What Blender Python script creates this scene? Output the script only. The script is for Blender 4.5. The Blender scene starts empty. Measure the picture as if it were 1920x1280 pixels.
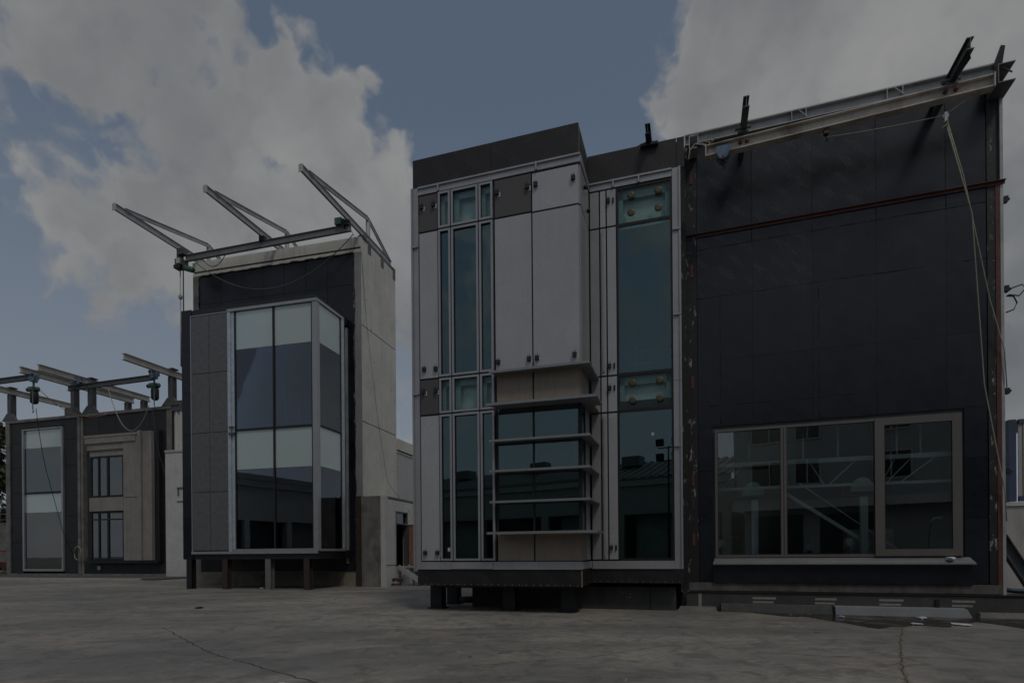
import bpy, math, random
from mathutils import Vector, Matrix
R = math.radians
rnd = random.Random(7)
scene = bpy.context.scene
COL = scene.collection

# ------------------------------------------------------------------ camera
cam_d = bpy.data.cameras.new('camera')
cam = bpy.data.objects.new('camera', cam_d); COL.objects.link(cam)
cam.location = (0, 0, 1.6)
cam.rotation_euler = (R(90), R(0.472), 0)
cam_d.sensor_width = 36.0
cam_d.lens = 19.99
cam_d.shift_x = 0.0
cam_d.shift_y = 0.205
cam_d.clip_start = 0.05
cam_d.clip_end = 3000
scene.camera = cam
cy = scene.cycles
cy.max_bounces = 5; cy.diffuse_bounces = 2; cy.glossy_bounces = 3; cy.transmission_bounces = 3; cy.transparent_max_bounces = 10
cy.caustics_reflective = False; cy.caustics_refractive = False
cy.use_adaptive_sampling = True; cy.adaptive_threshold = 0.01

# ------------------------------------------------------------------ sun and sky
SUN_TO = Vector((0.22, -0.55, 0.85)).normalized()
SUN_EL = math.asin(SUN_TO.z)
SUN_ROT = math.atan2(SUN_TO.x, SUN_TO.y)
sun_d = bpy.data.lights.new('sun', 'SUN')
sun_d.energy = 1.2; sun_d.angle = R(11.0); sun_d.color = (1.0, 0.95, 0.88)
sun = bpy.data.objects.new('sun', sun_d); COL.objects.link(sun)
sun.rotation_euler = (-SUN_TO).to_track_quat('-Z', 'Y').to_euler()

scene.view_settings.view_transform = 'Standard'
scene.view_settings.look = 'None'
scene.view_settings.gamma = 1.0
scene.view_settings.exposure = -1.18
scene.view_settings.use_curve_mapping = False

world = bpy.data.worlds.new('World'); scene.world = world; world.use_nodes = True
world.cycles.sampling_method = 'MANUAL'; world.cycles.sample_map_resolution = 256

class NT:
    """small node helper"""
    def __init__(s, nt):
        s.nt = nt; s.n = nt.nodes; s.l = nt.links
    def new(s, t, **kw):
        n = s.n.new(t)
        for k, v in kw.items(): setattr(n, k, v)
        return n
    def put(s, sock, v):
        if isinstance(v, bpy.types.NodeSocket): s.l.new(v, sock)
        elif v is not None: sock.default_value = v
    def math(s, op, a, b=None, c=None, clamp=False):
        n = s.new('ShaderNodeMath', operation=op, use_clamp=clamp)
        s.put(n.inputs[0], a); s.put(n.inputs[1], b); s.put(n.inputs[2], c)
        return n.outputs[0]
    def vm(s, op, a, b=None, scale=None):
        n = s.new('ShaderNodeVectorMath', operation=op)
        s.put(n.inputs[0], a); s.put(n.inputs[1], b)
        if scale is not None: s.put(n.inputs['Scale'], scale)
        return n.outputs['Value'] if op in ('DISTANCE', 'DOT_PRODUCT', 'LENGTH') else n.outputs['Vector']
    def noise(s, vec, scale, detail=4, rough=.55, dist=0):
        n = s.new('ShaderNodeTexNoise'); s.put(n.inputs['Vector'], vec); s.put(n.inputs['Scale'], scale)
        n.inputs['Detail'].default_value = detail; n.inputs['Roughness'].default_value = rough
        n.inputs['Distortion'].default_value = dist
        return n.outputs['Fac']
    def mr(s, v, a, b, c=0., d=1., smooth=False):
        n = s.new('ShaderNodeMapRange'); n.clamp = True
        if smooth: n.interpolation_type = 'SMOOTHSTEP'
        s.put(n.inputs[0], v)
        for i, q in enumerate((a, b, c, d)): n.inputs[1 + i].default_value = q
        return n.outputs[0]
    def mix(s, f, a, b, mode='MIX'):
        n = s.new('ShaderNodeMix', data_type='RGBA', blend_type=mode)
        s.put(n.inputs[0], f); s.put(n.inputs[6], a); s.put(n.inputs[7], b)
        return n.outputs[2]
    def mapping(s, vec, loc=(0, 0, 0), rot=(0, 0, 0), sc=(1, 1, 1)):
        n = s.new('ShaderNodeMapping'); s.put(n.inputs[0], vec)
        n.inputs[1].default_value = loc; n.inputs[2].default_value = rot; n.inputs[3].default_value = sc
        return n.outputs[0]

def c4(c): return (c[0], c[1], c[2], 1.0)

def build_world():
    T = NT(world.node_tree); T.n.clear()
    out = T.new('ShaderNodeOutputWorld'); bg = T.new('ShaderNodeBackground')
    sky = T.new('ShaderNodeTexSky'); sky.sky_type = 'NISHITA'; sky.sun_disc = False
    sky.sun_elevation = SUN_EL; sky.sun_rotation = SUN_ROT
    sky.air_density = 1.0; sky.dust_density = 2.2; sky.ozone_density = 1.4; sky.altitude = 0
    tc = T.new('ShaderNodeTexCoord'); d = T.vm('NORMALIZE', tc.outputs['Generated'])
    # cumulus: fractal noise over the view direction, with a few big cloud banks and clear lanes
    nz = T.new('ShaderNodeTexNoise'); T.put(nz.inputs['Vector'], d); nz.inputs['Scale'].default_value = 8.; nz.inputs['Detail'].default_value = 4.; nz.inputs['Roughness'].default_value = .6
    dw = T.vm('ADD', d, T.vm('SCALE', T.vm('SUBTRACT', nz.outputs['Color'], (.5, .5, .5)), scale=.10))
    d2 = T.vm('NORMALIZE', T.vm('ADD', d, T.vm('SCALE', T.vm('SUBTRACT', nz.outputs['Color'], (.5, .5, .5)), scale=.16)))
    n1 = T.noise(dw, 3.4, 6, .62)
    n2 = T.noise(T.vm('ADD', dw, (3.1, 1.7, .4)), 13.0, 4, .62)
    bil = T.math('MULTIPLY', T.math('ABSOLUTE', T.math('SUBTRACT', T.noise(dw, 14., 2, .5), .5)), 3.4)
    def dirn(x, y): return Vector(((x - 960) / 1066., 1.0, (1033 - y) / 1066.)).normalized()
    banks = [  # direction, radius, weight: cloud banks (+) and clear lanes (-)
        (dirn(600, 270), .19, .50), (dirn(370, 370), .15, .46), (dirn(140, 405), .10, .55), (dirn(240, 440), .13, .45), (dirn(730, 500), .20, .46), (dirn(630, 120), .07, .40),
        (dirn(80, 20), .21, .50), (dirn(320, 30), .14, .46), (dirn(1400, 50), .15, .44), (dirn(1700, 110), .38, .40), (dirn(1470, 200), .15, .40), (dirn(1900, 520), .22, .36),
        (dirn(30, 320), .13, -.50), (dirn(20, 640), .26, -.45), (dirn(300, 195), .08, -.85), (dirn(445, 95), .055, -.55), (dirn(190, 285), .075, -.60), (dirn(385, 120), .05, -.40),
        (dirn(900, 80), .25, -.55), (dirn(1110, 110), .16, -.55), (dirn(1000, 260), .15, -.40), (dirn(740, 70), .10, -.50), (dirn(580, 0), .08, -.45), (dirn(1885, 265), .05, -.40)]
    acc = None
    for c, r, w in banks:
        rr = (r * 1.12) ** 2 / 2
        v = T.math('MULTIPLY_ADD', T.vm('DOT_PRODUCT', d2, tuple(c)), 1 / rr, 1 - 1 / rr, clamp=True)
        acc = T.math('MULTIPLY_ADD', v, w, acc if acc is not None else 0.0)
    acc = T.math('MINIMUM', T.math('MAXIMUM', acc, -.42), .50)
    base = T.math('ADD', T.math('MULTIPLY', T.math('SUBTRACT', n1, .5), 1.25), T.math('MULTIPLY', T.math('SUBTRACT', n2, .5), 1.0))
    base = T.math('ADD', base, T.math('MULTIPLY', T.math('SUBTRACT', .42, bil), .42))
    dens = T.math('ADD', T.math('ADD', base, acc), -.06)
    fac = T.mr(dens, -.10, .32, 0, 1, True)
    # body shading: thin edges bright, thick bellies greyer
    belly = T.mr(T.noise(T.vm('ADD', dw, (0.03, -.04, .09)), 3.4, 4, .55), .36, .66, 0, 1, True)
    lump = T.mr(bil, .15, .7, 0, 1)
    thick = T.mr(dens, .1, .7, 0, 1, True)
    shade = T.math('ADD', T.math('ADD', T.math('MULTIPLY', belly, .55), T.math('MULTIPLY', thick, .15)), T.math('MULTIPLY', lump, .16))
    sep = T.new('ShaderNodeSeparateXYZ'); T.l.new(d, sep.inputs[0])
    shade = T.math('ADD', shade, T.mr(sep.outputs[2], .62, .28, 0, .30, True))
    ccol = T.mix(shade, (5.7, 5.65, 5.55, 1), (2.5, 2.65, 2.85, 1))
    # pale haze towards the horizon
    skyc = T.mix(.50, sky.outputs[0], (2.35, 3.0, 3.8, 1))
    skyc = T.mix(T.mr(sep.outputs[2], .6, .0, 0, .85), skyc, (4.2, 4.6, 5.2, 1))
    col = T.mix(T.math('MULTIPLY', fac, .94), skyc, ccol)
    T.l.new(col, bg.inputs[0]); bg.inputs[1].default_value = 0.12
    T.l.new(bg.outputs[0], out.inputs[0])
build_world()

# ------------------------------------------------------------------ materials
MATS = {}
def mat(name, col, rough=.6, metal=0., var=.18, scale=2.5, bump=0., bscale=40., spec=.5, streak=0., dirt=0., dirtcol=(.05, .04, .03), speck=None, fine=.06, rand=0.):
    if name in MATS: return MATS[name]
    m = bpy.data.materials.new(name); m.use_nodes = True; T = NT(m.node_tree)
    b = T.n['Principled BSDF']; tc = T.new('ShaderNodeTexCoord'); P = tc.outputs['Object']
    n = T.noise(P, scale, 6, .6)
    c = T.mix(T.mr(n, .3, .7), c4([x * (1 - var) for x in col]), c4([min(1, x * (1 + var)) for x in col]))
    nf = T.noise(P, scale * 22, 3, .6)
    c = T.mix(T.mr(nf, .3, .7), c, c4([x * (1 - fine * 3) for x in col])) if fine <= 0 else T.mix(fine * 2, c, T.mix(T.mr(nf, .35, .65), c4([x * .4 for x in col]), c4([min(1, x * 1.6) for x in col])))
    if streak:
        s = T.noise(T.mapping(P, sc=(7, 7, .35)), 1.0, 5, .6)
        c = T.mix(T.mr(s, .48, .72, 0, streak), c, c4([x * .35 for x in col]))
    if dirt:
        s = T.noise(T.vm('ADD', P, (11, 5, 2)), 1.3, 8, .65, .3)
        c = T.mix(T.mr(s, .47, .66, 0, dirt), c, c4(dirtcol))
    if speck:
        s = T.noise(T.mapping(P, sc=(1, 1, .35)), speck[1], 6, .7)
        c = T.mix(T.mr(s, speck[2], speck[2] + .05), c, c4(speck[0]))
    if rand:
        oi = T.new('ShaderNodeObjectInfo')
        c = T.mix(1.0, c, T.mix(oi.outputs['Random'], c4([1 - rand] * 3), c4([1 + rand] * 3)), 'MULTIPLY')
    T.l.new(c, b.inputs['Base Color'])
    b.inputs['Metallic'].default_value = metal
    T.l.new(T.mr(T.noise(P, scale * 3, 4), .3, .7, max(.02, rough - .08), min(1, rough + .1)), b.inputs['Roughness'])
    b.inputs['Specular IOR Level'].default_value = spec
    if bump:
        bp = T.new('ShaderNodeBump'); bp.inputs['Strength'].default_value = bump; bp.inputs['Distance'].default_value = .02
        T.l.new(T.noise(P, bscale, 5, .6), bp.inputs['Height']); T.l.new(bp.outputs[0], b.inputs['Normal'])
    MATS[name] = m; return m

def glass(name, tint=(.5, .6, .6), refl=.10, wav=.0006, rc=(.92, .96, .97), fm=.9):
    if name in MATS: return MATS[name]
    m = bpy.data.materials.new(name); m.use_nodes = True; T = NT(m.node_tree); T.n.clear()
    out = T.new('ShaderNodeOutputMaterial'); tr = T.new('ShaderNodeBsdfTransparent'); gl = T.new('ShaderNodeBsdfGlossy')
    tr.inputs[0].default_value = c4(tint); gl.inputs['Roughness'].default_value = 0.0
    gl.inputs[0].default_value = c4(rc)
    fr = T.new('ShaderNodeFresnel'); fr.inputs[0].default_value = 1.5
    f = T.math('ADD', T.math('MULTIPLY', fr.outputs[0], fm), refl, clamp=True)
    tc = T.new('ShaderNodeTexCoord')
    bp = T.new('ShaderNodeBump'); bp.inputs['Strength'].default_value = 1.0; bp.inputs['Distance'].default_value = wav
    T.l.new(T.noise(tc.outputs['Object'], 1.2, 1, .4), bp.inputs['Height'])
    T.l.new(bp.outputs[0], gl.inputs['Normal'])
    mx = T.new('ShaderNodeMixShader'); T.l.new(f, mx.inputs[0]); T.l.new(tr.outputs[0], mx.inputs[1]); T.l.new(gl.outputs[0], mx.inputs[2])
    T.l.new(mx.outputs[0], out.inputs[0]); MATS[name] = m; return m

def membrane(name, col, rough, dash=0., dashcol=(.10, .095, .09), ang=62, pu=.42, pv=.62, per=.062):
    """glossy black sheeting with rows of printed slanting dashes"""
    if name in MATS: return MATS[name]
    m = bpy.data.materials.new(name); m.use_nodes = True; T = NT(m.node_tree); b = T.n['Principled BSDF']
    tc = T.new('ShaderNodeTexCoord'); P = tc.outputs['Object']
    sp = T.new('ShaderNodeSeparateXYZ'); T.l.new(P, sp.inputs[0]); x, z = sp.outputs[0], sp.outputs[2]
    ca, sa = math.cos(R(ang)), math.sin(R(ang))
    t = T.math('ADD', T.math('MULTIPLY', x, sa), T.math('MULTIPLY', z, ca))      # across the dashes
    s = T.math('SUBTRACT', T.math('MULTIPLY', z, sa), T.math('MULTIPLY', x, ca)) # along the dashes
    line = T.math('LESS_THAN', T.math('FRACT', T.math('DIVIDE', t, per)), .22)
    grp = T.math('LESS_THAN', T.math('FRACT', T.math('DIVIDE', t, pu)), .55)
    row = T.math('LESS_THAN', T.math('FRACT', T.math('ADD', T.math('DIVIDE', z, pv), T.math('MULTIPLY', T.math('FLOOR', T.math('DIVIDE', t, per)), .09))), .5)
    wear = T.mr(T.noise(P, 3., 5, .6), .38, .6)
    msk = T.math('MULTIPLY', T.math('MULTIPLY', line, grp), T.math('MULTIPLY', row, wear))
    n = T.noise(P, 1.1, 6, .6)
    c = T.mix(T.mr(n, .3, .7), c4([q * .7 for q in col]), c4([q * 1.35 for q in col]))
    stain = T.mr(T.noise(T.mapping(P, sc=(5, 5, .5)), 1.2, 6, .65), .55, .75, 0, .2)
    c = T.mix(stain, c, c4((.035, .034, .033)))
    oi = T.new('ShaderNodeObjectInfo'); c = T.mix(1.0, c, T.mix(oi.outputs['Random'], c4([.84] * 3), c4([1.18] * 3)), 'MULTIPLY')
    runs = T.mr(T.noise(T.mapping(P, sc=(9, 9, .18)), 1.0, 5, .7), .62, .72, 0, .3)
    c = T.mix(runs, c, c4((.045, .044, .043)))
    if dash: c = T.mix(T.math('MULTIPLY', msk, dash), c, c4(dashcol))
    T.l.new(c, b.inputs['Base Color'])
    T.l.new(T.math('MULTIPLY_ADD', oi.outputs['Random'], .08, T.mr(T.noise(P, 2.2, 5, .6), .3, .7, rough - .03, rough + .06)), b.inputs['Roughness'])
    bp = T.new('ShaderNodeBump'); bp.inputs['Strength'].default_value = .2; bp.inputs['Distance'].default_value = .02
    T.l.new(T.noise(P, 1.6, 3, .5), bp.inputs['Height']); T.l.new(bp.outputs[0], b.inputs['Normal'])
    MATS[name] = m; return m

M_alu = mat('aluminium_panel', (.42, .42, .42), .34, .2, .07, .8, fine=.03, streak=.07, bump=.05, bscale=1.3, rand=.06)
M_aluShade = mat('aluminium_panel_shaded', (.34, .34, .34), .38, .2, .07, .8, fine=.03, streak=.07, bump=.05, bscale=1.3, rand=.06)  # same aluminium, darker: dimmer return side and inner corner put into the colour
M_dkpan = mat('dark_grey_panel', (.095, .09, .088), .5, .1, .06, .8, fine=.02)
M_trim = mat('mill_trim', (.36, .36, .37), .42, .35, .1, 1.5, fine=.05, streak=.12)
M_wframe = mat('window_alu', (.36, .365, .375), .35, .4, .06, 1.5, fine=.02)
M_beige = mat('beige_board', (.285, .242, .195), .75, 0, .1, 1.6, bump=.06, streak=.18)
M_black = mat('black_gasket', (.008, .008, .008), .6, 0, .2)
M_dark = mat('dark_interior', (.022, .023, .024), .8, 0, .3, 1.2)
M_ledge = mat('ledge_metal', (.27, .275, .275), .4, .35, .06, 1.4, fine=.02, streak=.08)
M_disc = mat('olive_disc', (.10, .085, .05), .55, .2, .15, 20)
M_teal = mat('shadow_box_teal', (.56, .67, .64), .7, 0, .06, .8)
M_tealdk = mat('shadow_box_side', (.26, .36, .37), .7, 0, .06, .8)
M_par = membrane('parapet_sheet', (.012, .0098, .0095), .45, .9, (.060, .048, .045), 62, .07, 1.7, .07)
M_mem = membrane('black_membrane', (.0075, .009, .0145), .27, .75, (.11, .10, .092), 58, .36, .74, .055)
M_mem2 = membrane('black_membrane_plain', (.0075, .009, .0145), .27, .35, (.05, .046, .045), 58, .5, .9, .055)
M_strip = mat('flaking_black_strip', (.014, .014, .014), .6, 0, .3, 3, speck=((.30, .29, .27), 9, .60), bump=.3, bscale=25)
M_taupe = mat('taupe_frame', (.135, .125, .115), .45, .1, .06, 1.2, fine=.03)
M_sill = mat('sill_metal', (.20, .195, .195), .45, .3, .08, 1.4, streak=.1)
M_conc = mat('concrete_grey', (.20, .195, .18), .85, 0, .25, 1.6, bump=.25, bscale=18, dirt=.5, dirtcol=(.07, .066, .058), streak=.2)
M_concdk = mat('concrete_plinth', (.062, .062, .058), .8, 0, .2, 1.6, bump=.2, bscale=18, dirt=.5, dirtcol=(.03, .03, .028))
M_conclt = mat('concrete_light', (.60, .585, .53), .85, 0, .10, .8, bump=.12, bscale=14, streak=.22, dirt=.12, dirtcol=(.2, .17, .12))
M_concraw = mat('concrete_raw', (.19, .185, .17), .9, 0, .3, 1.4, bump=.35, bscale=12, dirt=.7, dirtcol=(.07, .065, .055), streak=.35)
M_rust = mat('red_oxide_steel', (.115, .048, .040), .65, .1, .3, 6, dirt=.5, dirtcol=(.07, .03, .02))
M_beam = mat('rusty_white_beam', (.56, .52, .46), .7, .1, .15, 2.2, dirt=.75, dirtcol=(.16, .10, .065), streak=.2)
M_galv = mat('galvanised_steel', (.42, .43, .425), .55, .15, .15, 2.0, dirt=.3, dirtcol=(.08, .08, .08))
M_steel = mat('grey_steel', (.115, .12, .125), .55, .3, .15, 2.0, dirt=.3, dirtcol=(.06, .05, .045))
M_steellt = mat('pale_painted_steel', (.50, .48, .43), .6, .1, .12, 2.0, dirt=.3, dirtcol=(.15, .12, .09))
M_dksteel = mat('dark_steel', (.022, .023, .025), .55, .2, .25, 3)
M_brown = mat('brown_steel', (.05, .034, .028), .65, .1, .25, 3)
M_blue = mat('blue_paint', (.12, .19, .26), .5, .1, .2, 8)
M_green = mat('green_paint', (.06, .125, .085), .5, .1, .2, 8)
M_rope = mat('pale_rope', (.36, .36, .27), .9, 0, .2, 20)
M_cable = mat('dark_cable', (.03, .032, .04), .7)
M_orange = mat('orange_cable', (.30, .12, .06), .7)
M_stone = mat('grey_stone_panel', (.125, .126, .130), .55, 0, .30, 5, fine=.18, bump=.12, bscale=30, speck=((.17, .17, .17), 16, .66))
M_white = mat('white_spandrel', (.70, .725, .715), .35, 0, .03, .6, fine=.0)
M_cream = mat('cream_render', (.285, .265, .24), .85, 0, .1, 1.4, bump=.15, bscale=9, streak=.3, dirt=.25, dirtcol=(.14, .125, .11))
M_gfar = glass('glass_far', (.4, .45, .5), .16)
M_dkclad = membrane('dark_cladding', (.016, .0165, .0175), .45, .15, (.05, .045, .04))
M_wcorr = mat('white_corrugated', (.58, .57, .53), .6, .05, .08, 1.0, streak=.15)
M_wpaint = mat('white_paint_wall', (.55, .55, .52), .8, 0, .08, .7, streak=.2, dirt=.1)
M_pink = mat('faded_red_door', (.30, .145, .115), .7, 0, .2, 4, dirt=.4, dirtcol=(.18, .13, .11))
M_contblue = mat('container_blue', (.06, .088, .17), .55, .1, .2, 3, dirt=.4, dirtcol=(.07, .05, .05))
M_contwhite = mat('container_white', (.46, .45, .42), .6, .05, .1, 1.2, streak=.3)
M_litter = mat('crumpled_paper', (.62, .63, .66), .8, 0, .1, 20)
M_glt = glass('glass_teal', (.58, .72, .72), .065, rc=(.76, .94, .96))
M_gspan = glass('glass_spandrel_teal', (.92, .985, .97), .0, fm=.5)
M_gwhite = glass('glass_spandrel_white', (.96, .985, .975), .0, fm=.3)
M_gclear = glass('glass_clear', (.90, .95, .94), .085)
M_gbay = glass('glass_bay', (.58, .63, .67), .07, rc=(.86, .90, .97))

# ------------------------------------------------------------------ mesh helpers
class MB:
    def __init__(s): s.v = []; s.f = []; s.sm = []
    def add(s, vs, fs, smooth=False):
        o = len(s.v); s.v += [tuple(v) for v in vs]
        s.f += [tuple(i + o for i in f) for f in fs]; s.sm += [smooth] * len(fs)
        return s
    def hexa(s, p):  # 8 corners: bottom 4 (ccw from above), top 4
        return s.add(p, [(0, 3, 2, 1), (4, 5, 6, 7), (0, 1, 5, 4), (1, 2, 6, 5), (2, 3, 7, 6), (3, 0, 4, 7)])
    def box(s, x0, x1, y0, y1, z0, z1):
        x0, x1 = min(x0, x1), max(x0, x1); y0, y1 = min(y0, y1), max(y0, y1); z0, z1 = min(z0, z1), max(z0, z1)
        return s.hexa([(x0, y0, z0), (x1, y0, z0), (x1, y1, z0), (x0, y1, z0), (x0, y0, z1), (x1, y0, z1), (x1, y1, z1), (x0, y1, z1)])
    def prism(s, poly, a, b, fn):
        """poly = list of 2d points, extruded from a to b; fn(p, t) -> 3d"""
        n = len(poly)
        vs = [fn(p, a) for p in poly] + [fn(p, b) for p in poly]
        fs = [tuple(range(n - 1, -1, -1)), tuple(range(n, 2 * n))] + [(i, (i + 1) % n, n + (i + 1) % n, n + i) for i in range(n)]
        return s.add(vs, fs)
    def sweep(s, prof, p0, p1, up=(0, 0, 1)):
        """2d profile (side, up) swept straight from p0 to p1"""
        p0, p1 = Vector(p0), Vector(p1); d = (p1 - p0).normalized(); side = d.cross(Vector(up)).normalized(); u = side.cross(d)
        return s.prism(prof, 0, 1, lambda p, t: tuple((p0 if t == 0 else p1) + side * p[0] + u * p[1]))
    def ibeam(s, p0, p1, h=.3, w=.16, tf=.022, tw=.014, up=(0, 0, 1)):
        a, b = w / 2, h / 2
        prof = [(-a, -b), (a, -b), (a, -b + tf), (tw / 2, -b + tf), (tw / 2, b - tf), (a, b - tf), (a, b), (-a, b), (-a, b - tf), (-tw / 2, b - tf), (-tw / 2, -b + tf), (-a, -b + tf)]
        return s.sweep(prof, p0, p1, up)
    def channel(s, p0, p1, h=.3, w=.12, t=.02, up=(0, 0, 1)):
        b = h / 2
        return s.sweep([(0, -b), (w, -b), (w, -b + t), (t, -b + t), (t, b - t), (w, b - t), (w, b), (0, b)], p0, p1, up)
    def bar(s, p0, p1, w=.05, h=.05, up=(0, 0, 1)):
        return s.sweep([(-w / 2, -h / 2), (w / 2, -h / 2), (w / 2, h / 2), (-w / 2, h / 2)], p0, p1, up)
    def tube(s, pts, r=.02, n=8):
        pts = [Vector(p) for p in pts]; rings = []
        for i, p in enumerate(pts):
            d = (pts[min(i + 1, len(pts) - 1)] - pts[max(i - 1, 0)]).normalized()
            a = d.cross(Vector((0, 0, 1)));
            if a.length < .05: a = d.cross(Vector((1, 0, 0)))
            a.normalize(); b = a.cross(d)
            rr = r[i] if isinstance(r, (list, tuple)) else r
            rings.append([tuple(p + (a * math.cos(t) + b * math.sin(t)) * rr) for t in [2 * math.pi * k / n for k in range(n)]])
        vs = [v for q in rings for v in q]; fs = []
        for i in range(len(pts) - 1):
            for k in range(n): fs.append((i * n + k, i * n + (k + 1) % n, (i + 1) * n + (k + 1) % n, (i + 1) * n + k))
        s.add(vs, fs, True)
        o = len(s.v) - len(vs)
        s.f += [tuple(o + k for k in range(n - 1, -1, -1)), tuple(o + (len(pts) - 1) * n + k for k in range(n))]; s.sm += [False, False]
        return s
    def lathe(s, c, axis, prof, n=20):
        """prof = list of (distance along axis, radius)"""
        c = Vector(c); ax = Vector(axis).normalized(); a = ax.orthogonal().normalized(); b = ax.cross(a); vs = []; fs = []
        for h, r in prof:
            for k in range(n):
                t = 2 * math.pi * k / n; vs.append(tuple(c + ax * h + (a * math.cos(t) + b * math.sin(t)) * r))
        m = len(prof)
        for i in range(m - 1):
            for k in range(n): fs.append((i * n + k, i * n + (k + 1) % n, (i + 1) * n + (k + 1) % n, (i + 1) * n + k))
        s.add(vs, fs, True); o = len(s.v) - len(vs)
        s.f += [tuple(o + k for k in range(n - 1, -1, -1)), tuple(o + (m - 1) * n + k for k in range(n))]; s.sm += [False, False]
        return s
    def mesh(s, name, off=(0, 0, 0)):
        me = bpy.data.meshes.new(name)
        me.from_pydata([(a - off[0], b - off[1], c - off[2]) for a, b, c in s.v], [], s.f)
        me.polygons.foreach_set('use_smooth', s.sm); me.update(); return me

class Frame:
    def __init__(s, x, y, deg): s.p = Vector((x, y, 0)); s.a = R(deg)
    def w(s, u, y, z=0):
        return Vector((s.p.x + u * math.cos(s.a) + y * math.sin(s.a), s.p.y - u * math.sin(s.a) + y * math.cos(s.a), z))
F1 = Frame(8.03, 14.18, 18.8)
FM = Frame(3.0, 15.15, 17.3)
F2 = Frame(-11.41, 28.33, 14.3)
F3 = Frame(-29.43, 41.35, 15.5)
FW = Frame(0, 0, 0)

def tag(o, label=None, cat=None, group=None, kind=None):
    if label: o['label'] = label
    if cat: o['category'] = cat
    if group: o['group'] = group
    if kind: o['kind'] = kind
    return o
BASE = {}
def thing(name, label, cat, fr, base=(0, 0, 0), group=None, kind=None):
    o = bpy.data.objects.new(name, None); COL.objects.link(o); o.empty_display_size = .3
    o.location = fr.w(*base); o.rotation_euler = (0, 0, -fr.a)
    BASE[o.name] = base
    return tag(o, label, cat, group, kind)
def base_of(o):
    while o.parent: o = o.parent
    return BASE[o.name]
def part(name, mb, m, parent, label=None):
    me = mb.mesh(name, base_of(parent)); me.materials.append(m)
    o = bpy.data.objects.new(name, me); COL.objects.link(o); o.parent = parent
    if label: o['label'] = label
    return o
def solo(name, mb, m, label, cat, fr, base=(0, 0, 0), group=None, kind=None):
    me = mb.mesh(name, base); me.materials.append(m)
    o = bpy.data.objects.new(name, me); COL.objects.link(o); o.location = fr.w(*base); o.rotation_euler = (0, 0, -fr.a)
    return tag(o, label, cat, group, kind)
def B(*a): return MB().box(*a)
def sag(p0, p1, drop, n=14):
    p0, p1 = Vector(p0), Vector(p1)
    return [p0.lerp(p1, i / n) - Vector((0, 0, drop * 4 * (i / n) * (1 - i / n))) for i in range(n + 1)]

# ================================================================== GROUND
def ground_mat():
    m = bpy.data.materials.new('yard_concrete'); m.use_nodes = True; T = NT(m.node_tree); b = T.n['Principled BSDF']
    tc = T.new('ShaderNodeTexCoord'); P = tc.outputs['Object']
    n1 = T.noise(T.mapping(P, rot=(0, 0, .3), sc=(.6, 1, 1)), .20, 7, .6, .4)
    c = T.mix(T.mr(n1, .43, .57), c4((.160, .155, .145)), c4((.350, .318, .268)))
    n2 = T.noise(T.mapping(P, loc=(4, 9, 0), rot=(0, 0, .45), sc=(.6, 1.1, 1)), .5, 8, .65, .6)
    c = T.mix(T.mr(n2, .49, .66, 0, .75), c, c4((.10, .10, .10)))           # tyre and oil stains
    n3 = T.noise(T.mapping(P, loc=(2, 3, 0), rot=(0, 0, .2), sc=(.8, 1.0, 1)), .7, 8, .7, .8)
    c = T.mix(T.mr(n3, .53, .64, 0, .7), c, c4((.36, .30, .225)))             # sandy patches
    n4 = T.noise(P, 6., 7, .7); c = T.mix(T.mr(n4, .42, .62, 0, .55), c, c4((.14, .132, .117)))
    n5 = T.noise(P, 60., 3, .7); c = T.mix(T.mr(n5, .35, .65, .0, .35), c, c4((.33, .31, .28)))
    n6 = T.noise(T.mapping(P, rot=(0, 0, -.5), sc=(.22, 2.2, 1)), 2.2, 6, .7, 1.2)
    c = T.mix(T.mr(n6, .68, .74, 0, .3), c, c4((.40, .39, .36)))               # pale scrapes
    n7 = T.noise(P, 3.5, 2, .5); c = T.mix(T.mr(n7, .72, .74, 0, .8), c, c4((.03, .03, .028)))
    n9 = T.noise(P, 1.7, 8, .72, .6)
    c = T.mix(T.mr(n9, .50, .60, 0, .55), c, c4((.110, .102, .089)))            # blotchy grime
    n10 = T.noise(T.vm('ADD', P, (31, 17, 0)), 2.6, 8, .75, .9)
    c = T.mix(T.mr(n10, .58, .64, 0, .5), c, c4((.36, .32, .26)))
    n8 = T.noise(T.mapping(P, loc=(7, 1, 0), rot=(0, 0, .12), sc=(.16, 1.6, 1)), .9, 7, .68, .5)
    c = T.mix(T.mr(n8, .54, .66, 0, .25), c, c4((.088, .086, .083)))             # long dark drag marks
    T.l.new(c, b.inputs['Base Color'])
    T.l.new(T.mr(n2, .4, .7, .82, .6), b.inputs['Roughness'])
    bp = T.new('ShaderNodeBump'); bp.inputs['Strength'].default_value = .35; bp.inputs['Distance'].default_value = .01
    T.l.new(T.noise(P, 14., 8, .7), bp.inputs['Height']); T.l.new(bp.outputs[0], b.inputs['Normal'])
    return m
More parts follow.
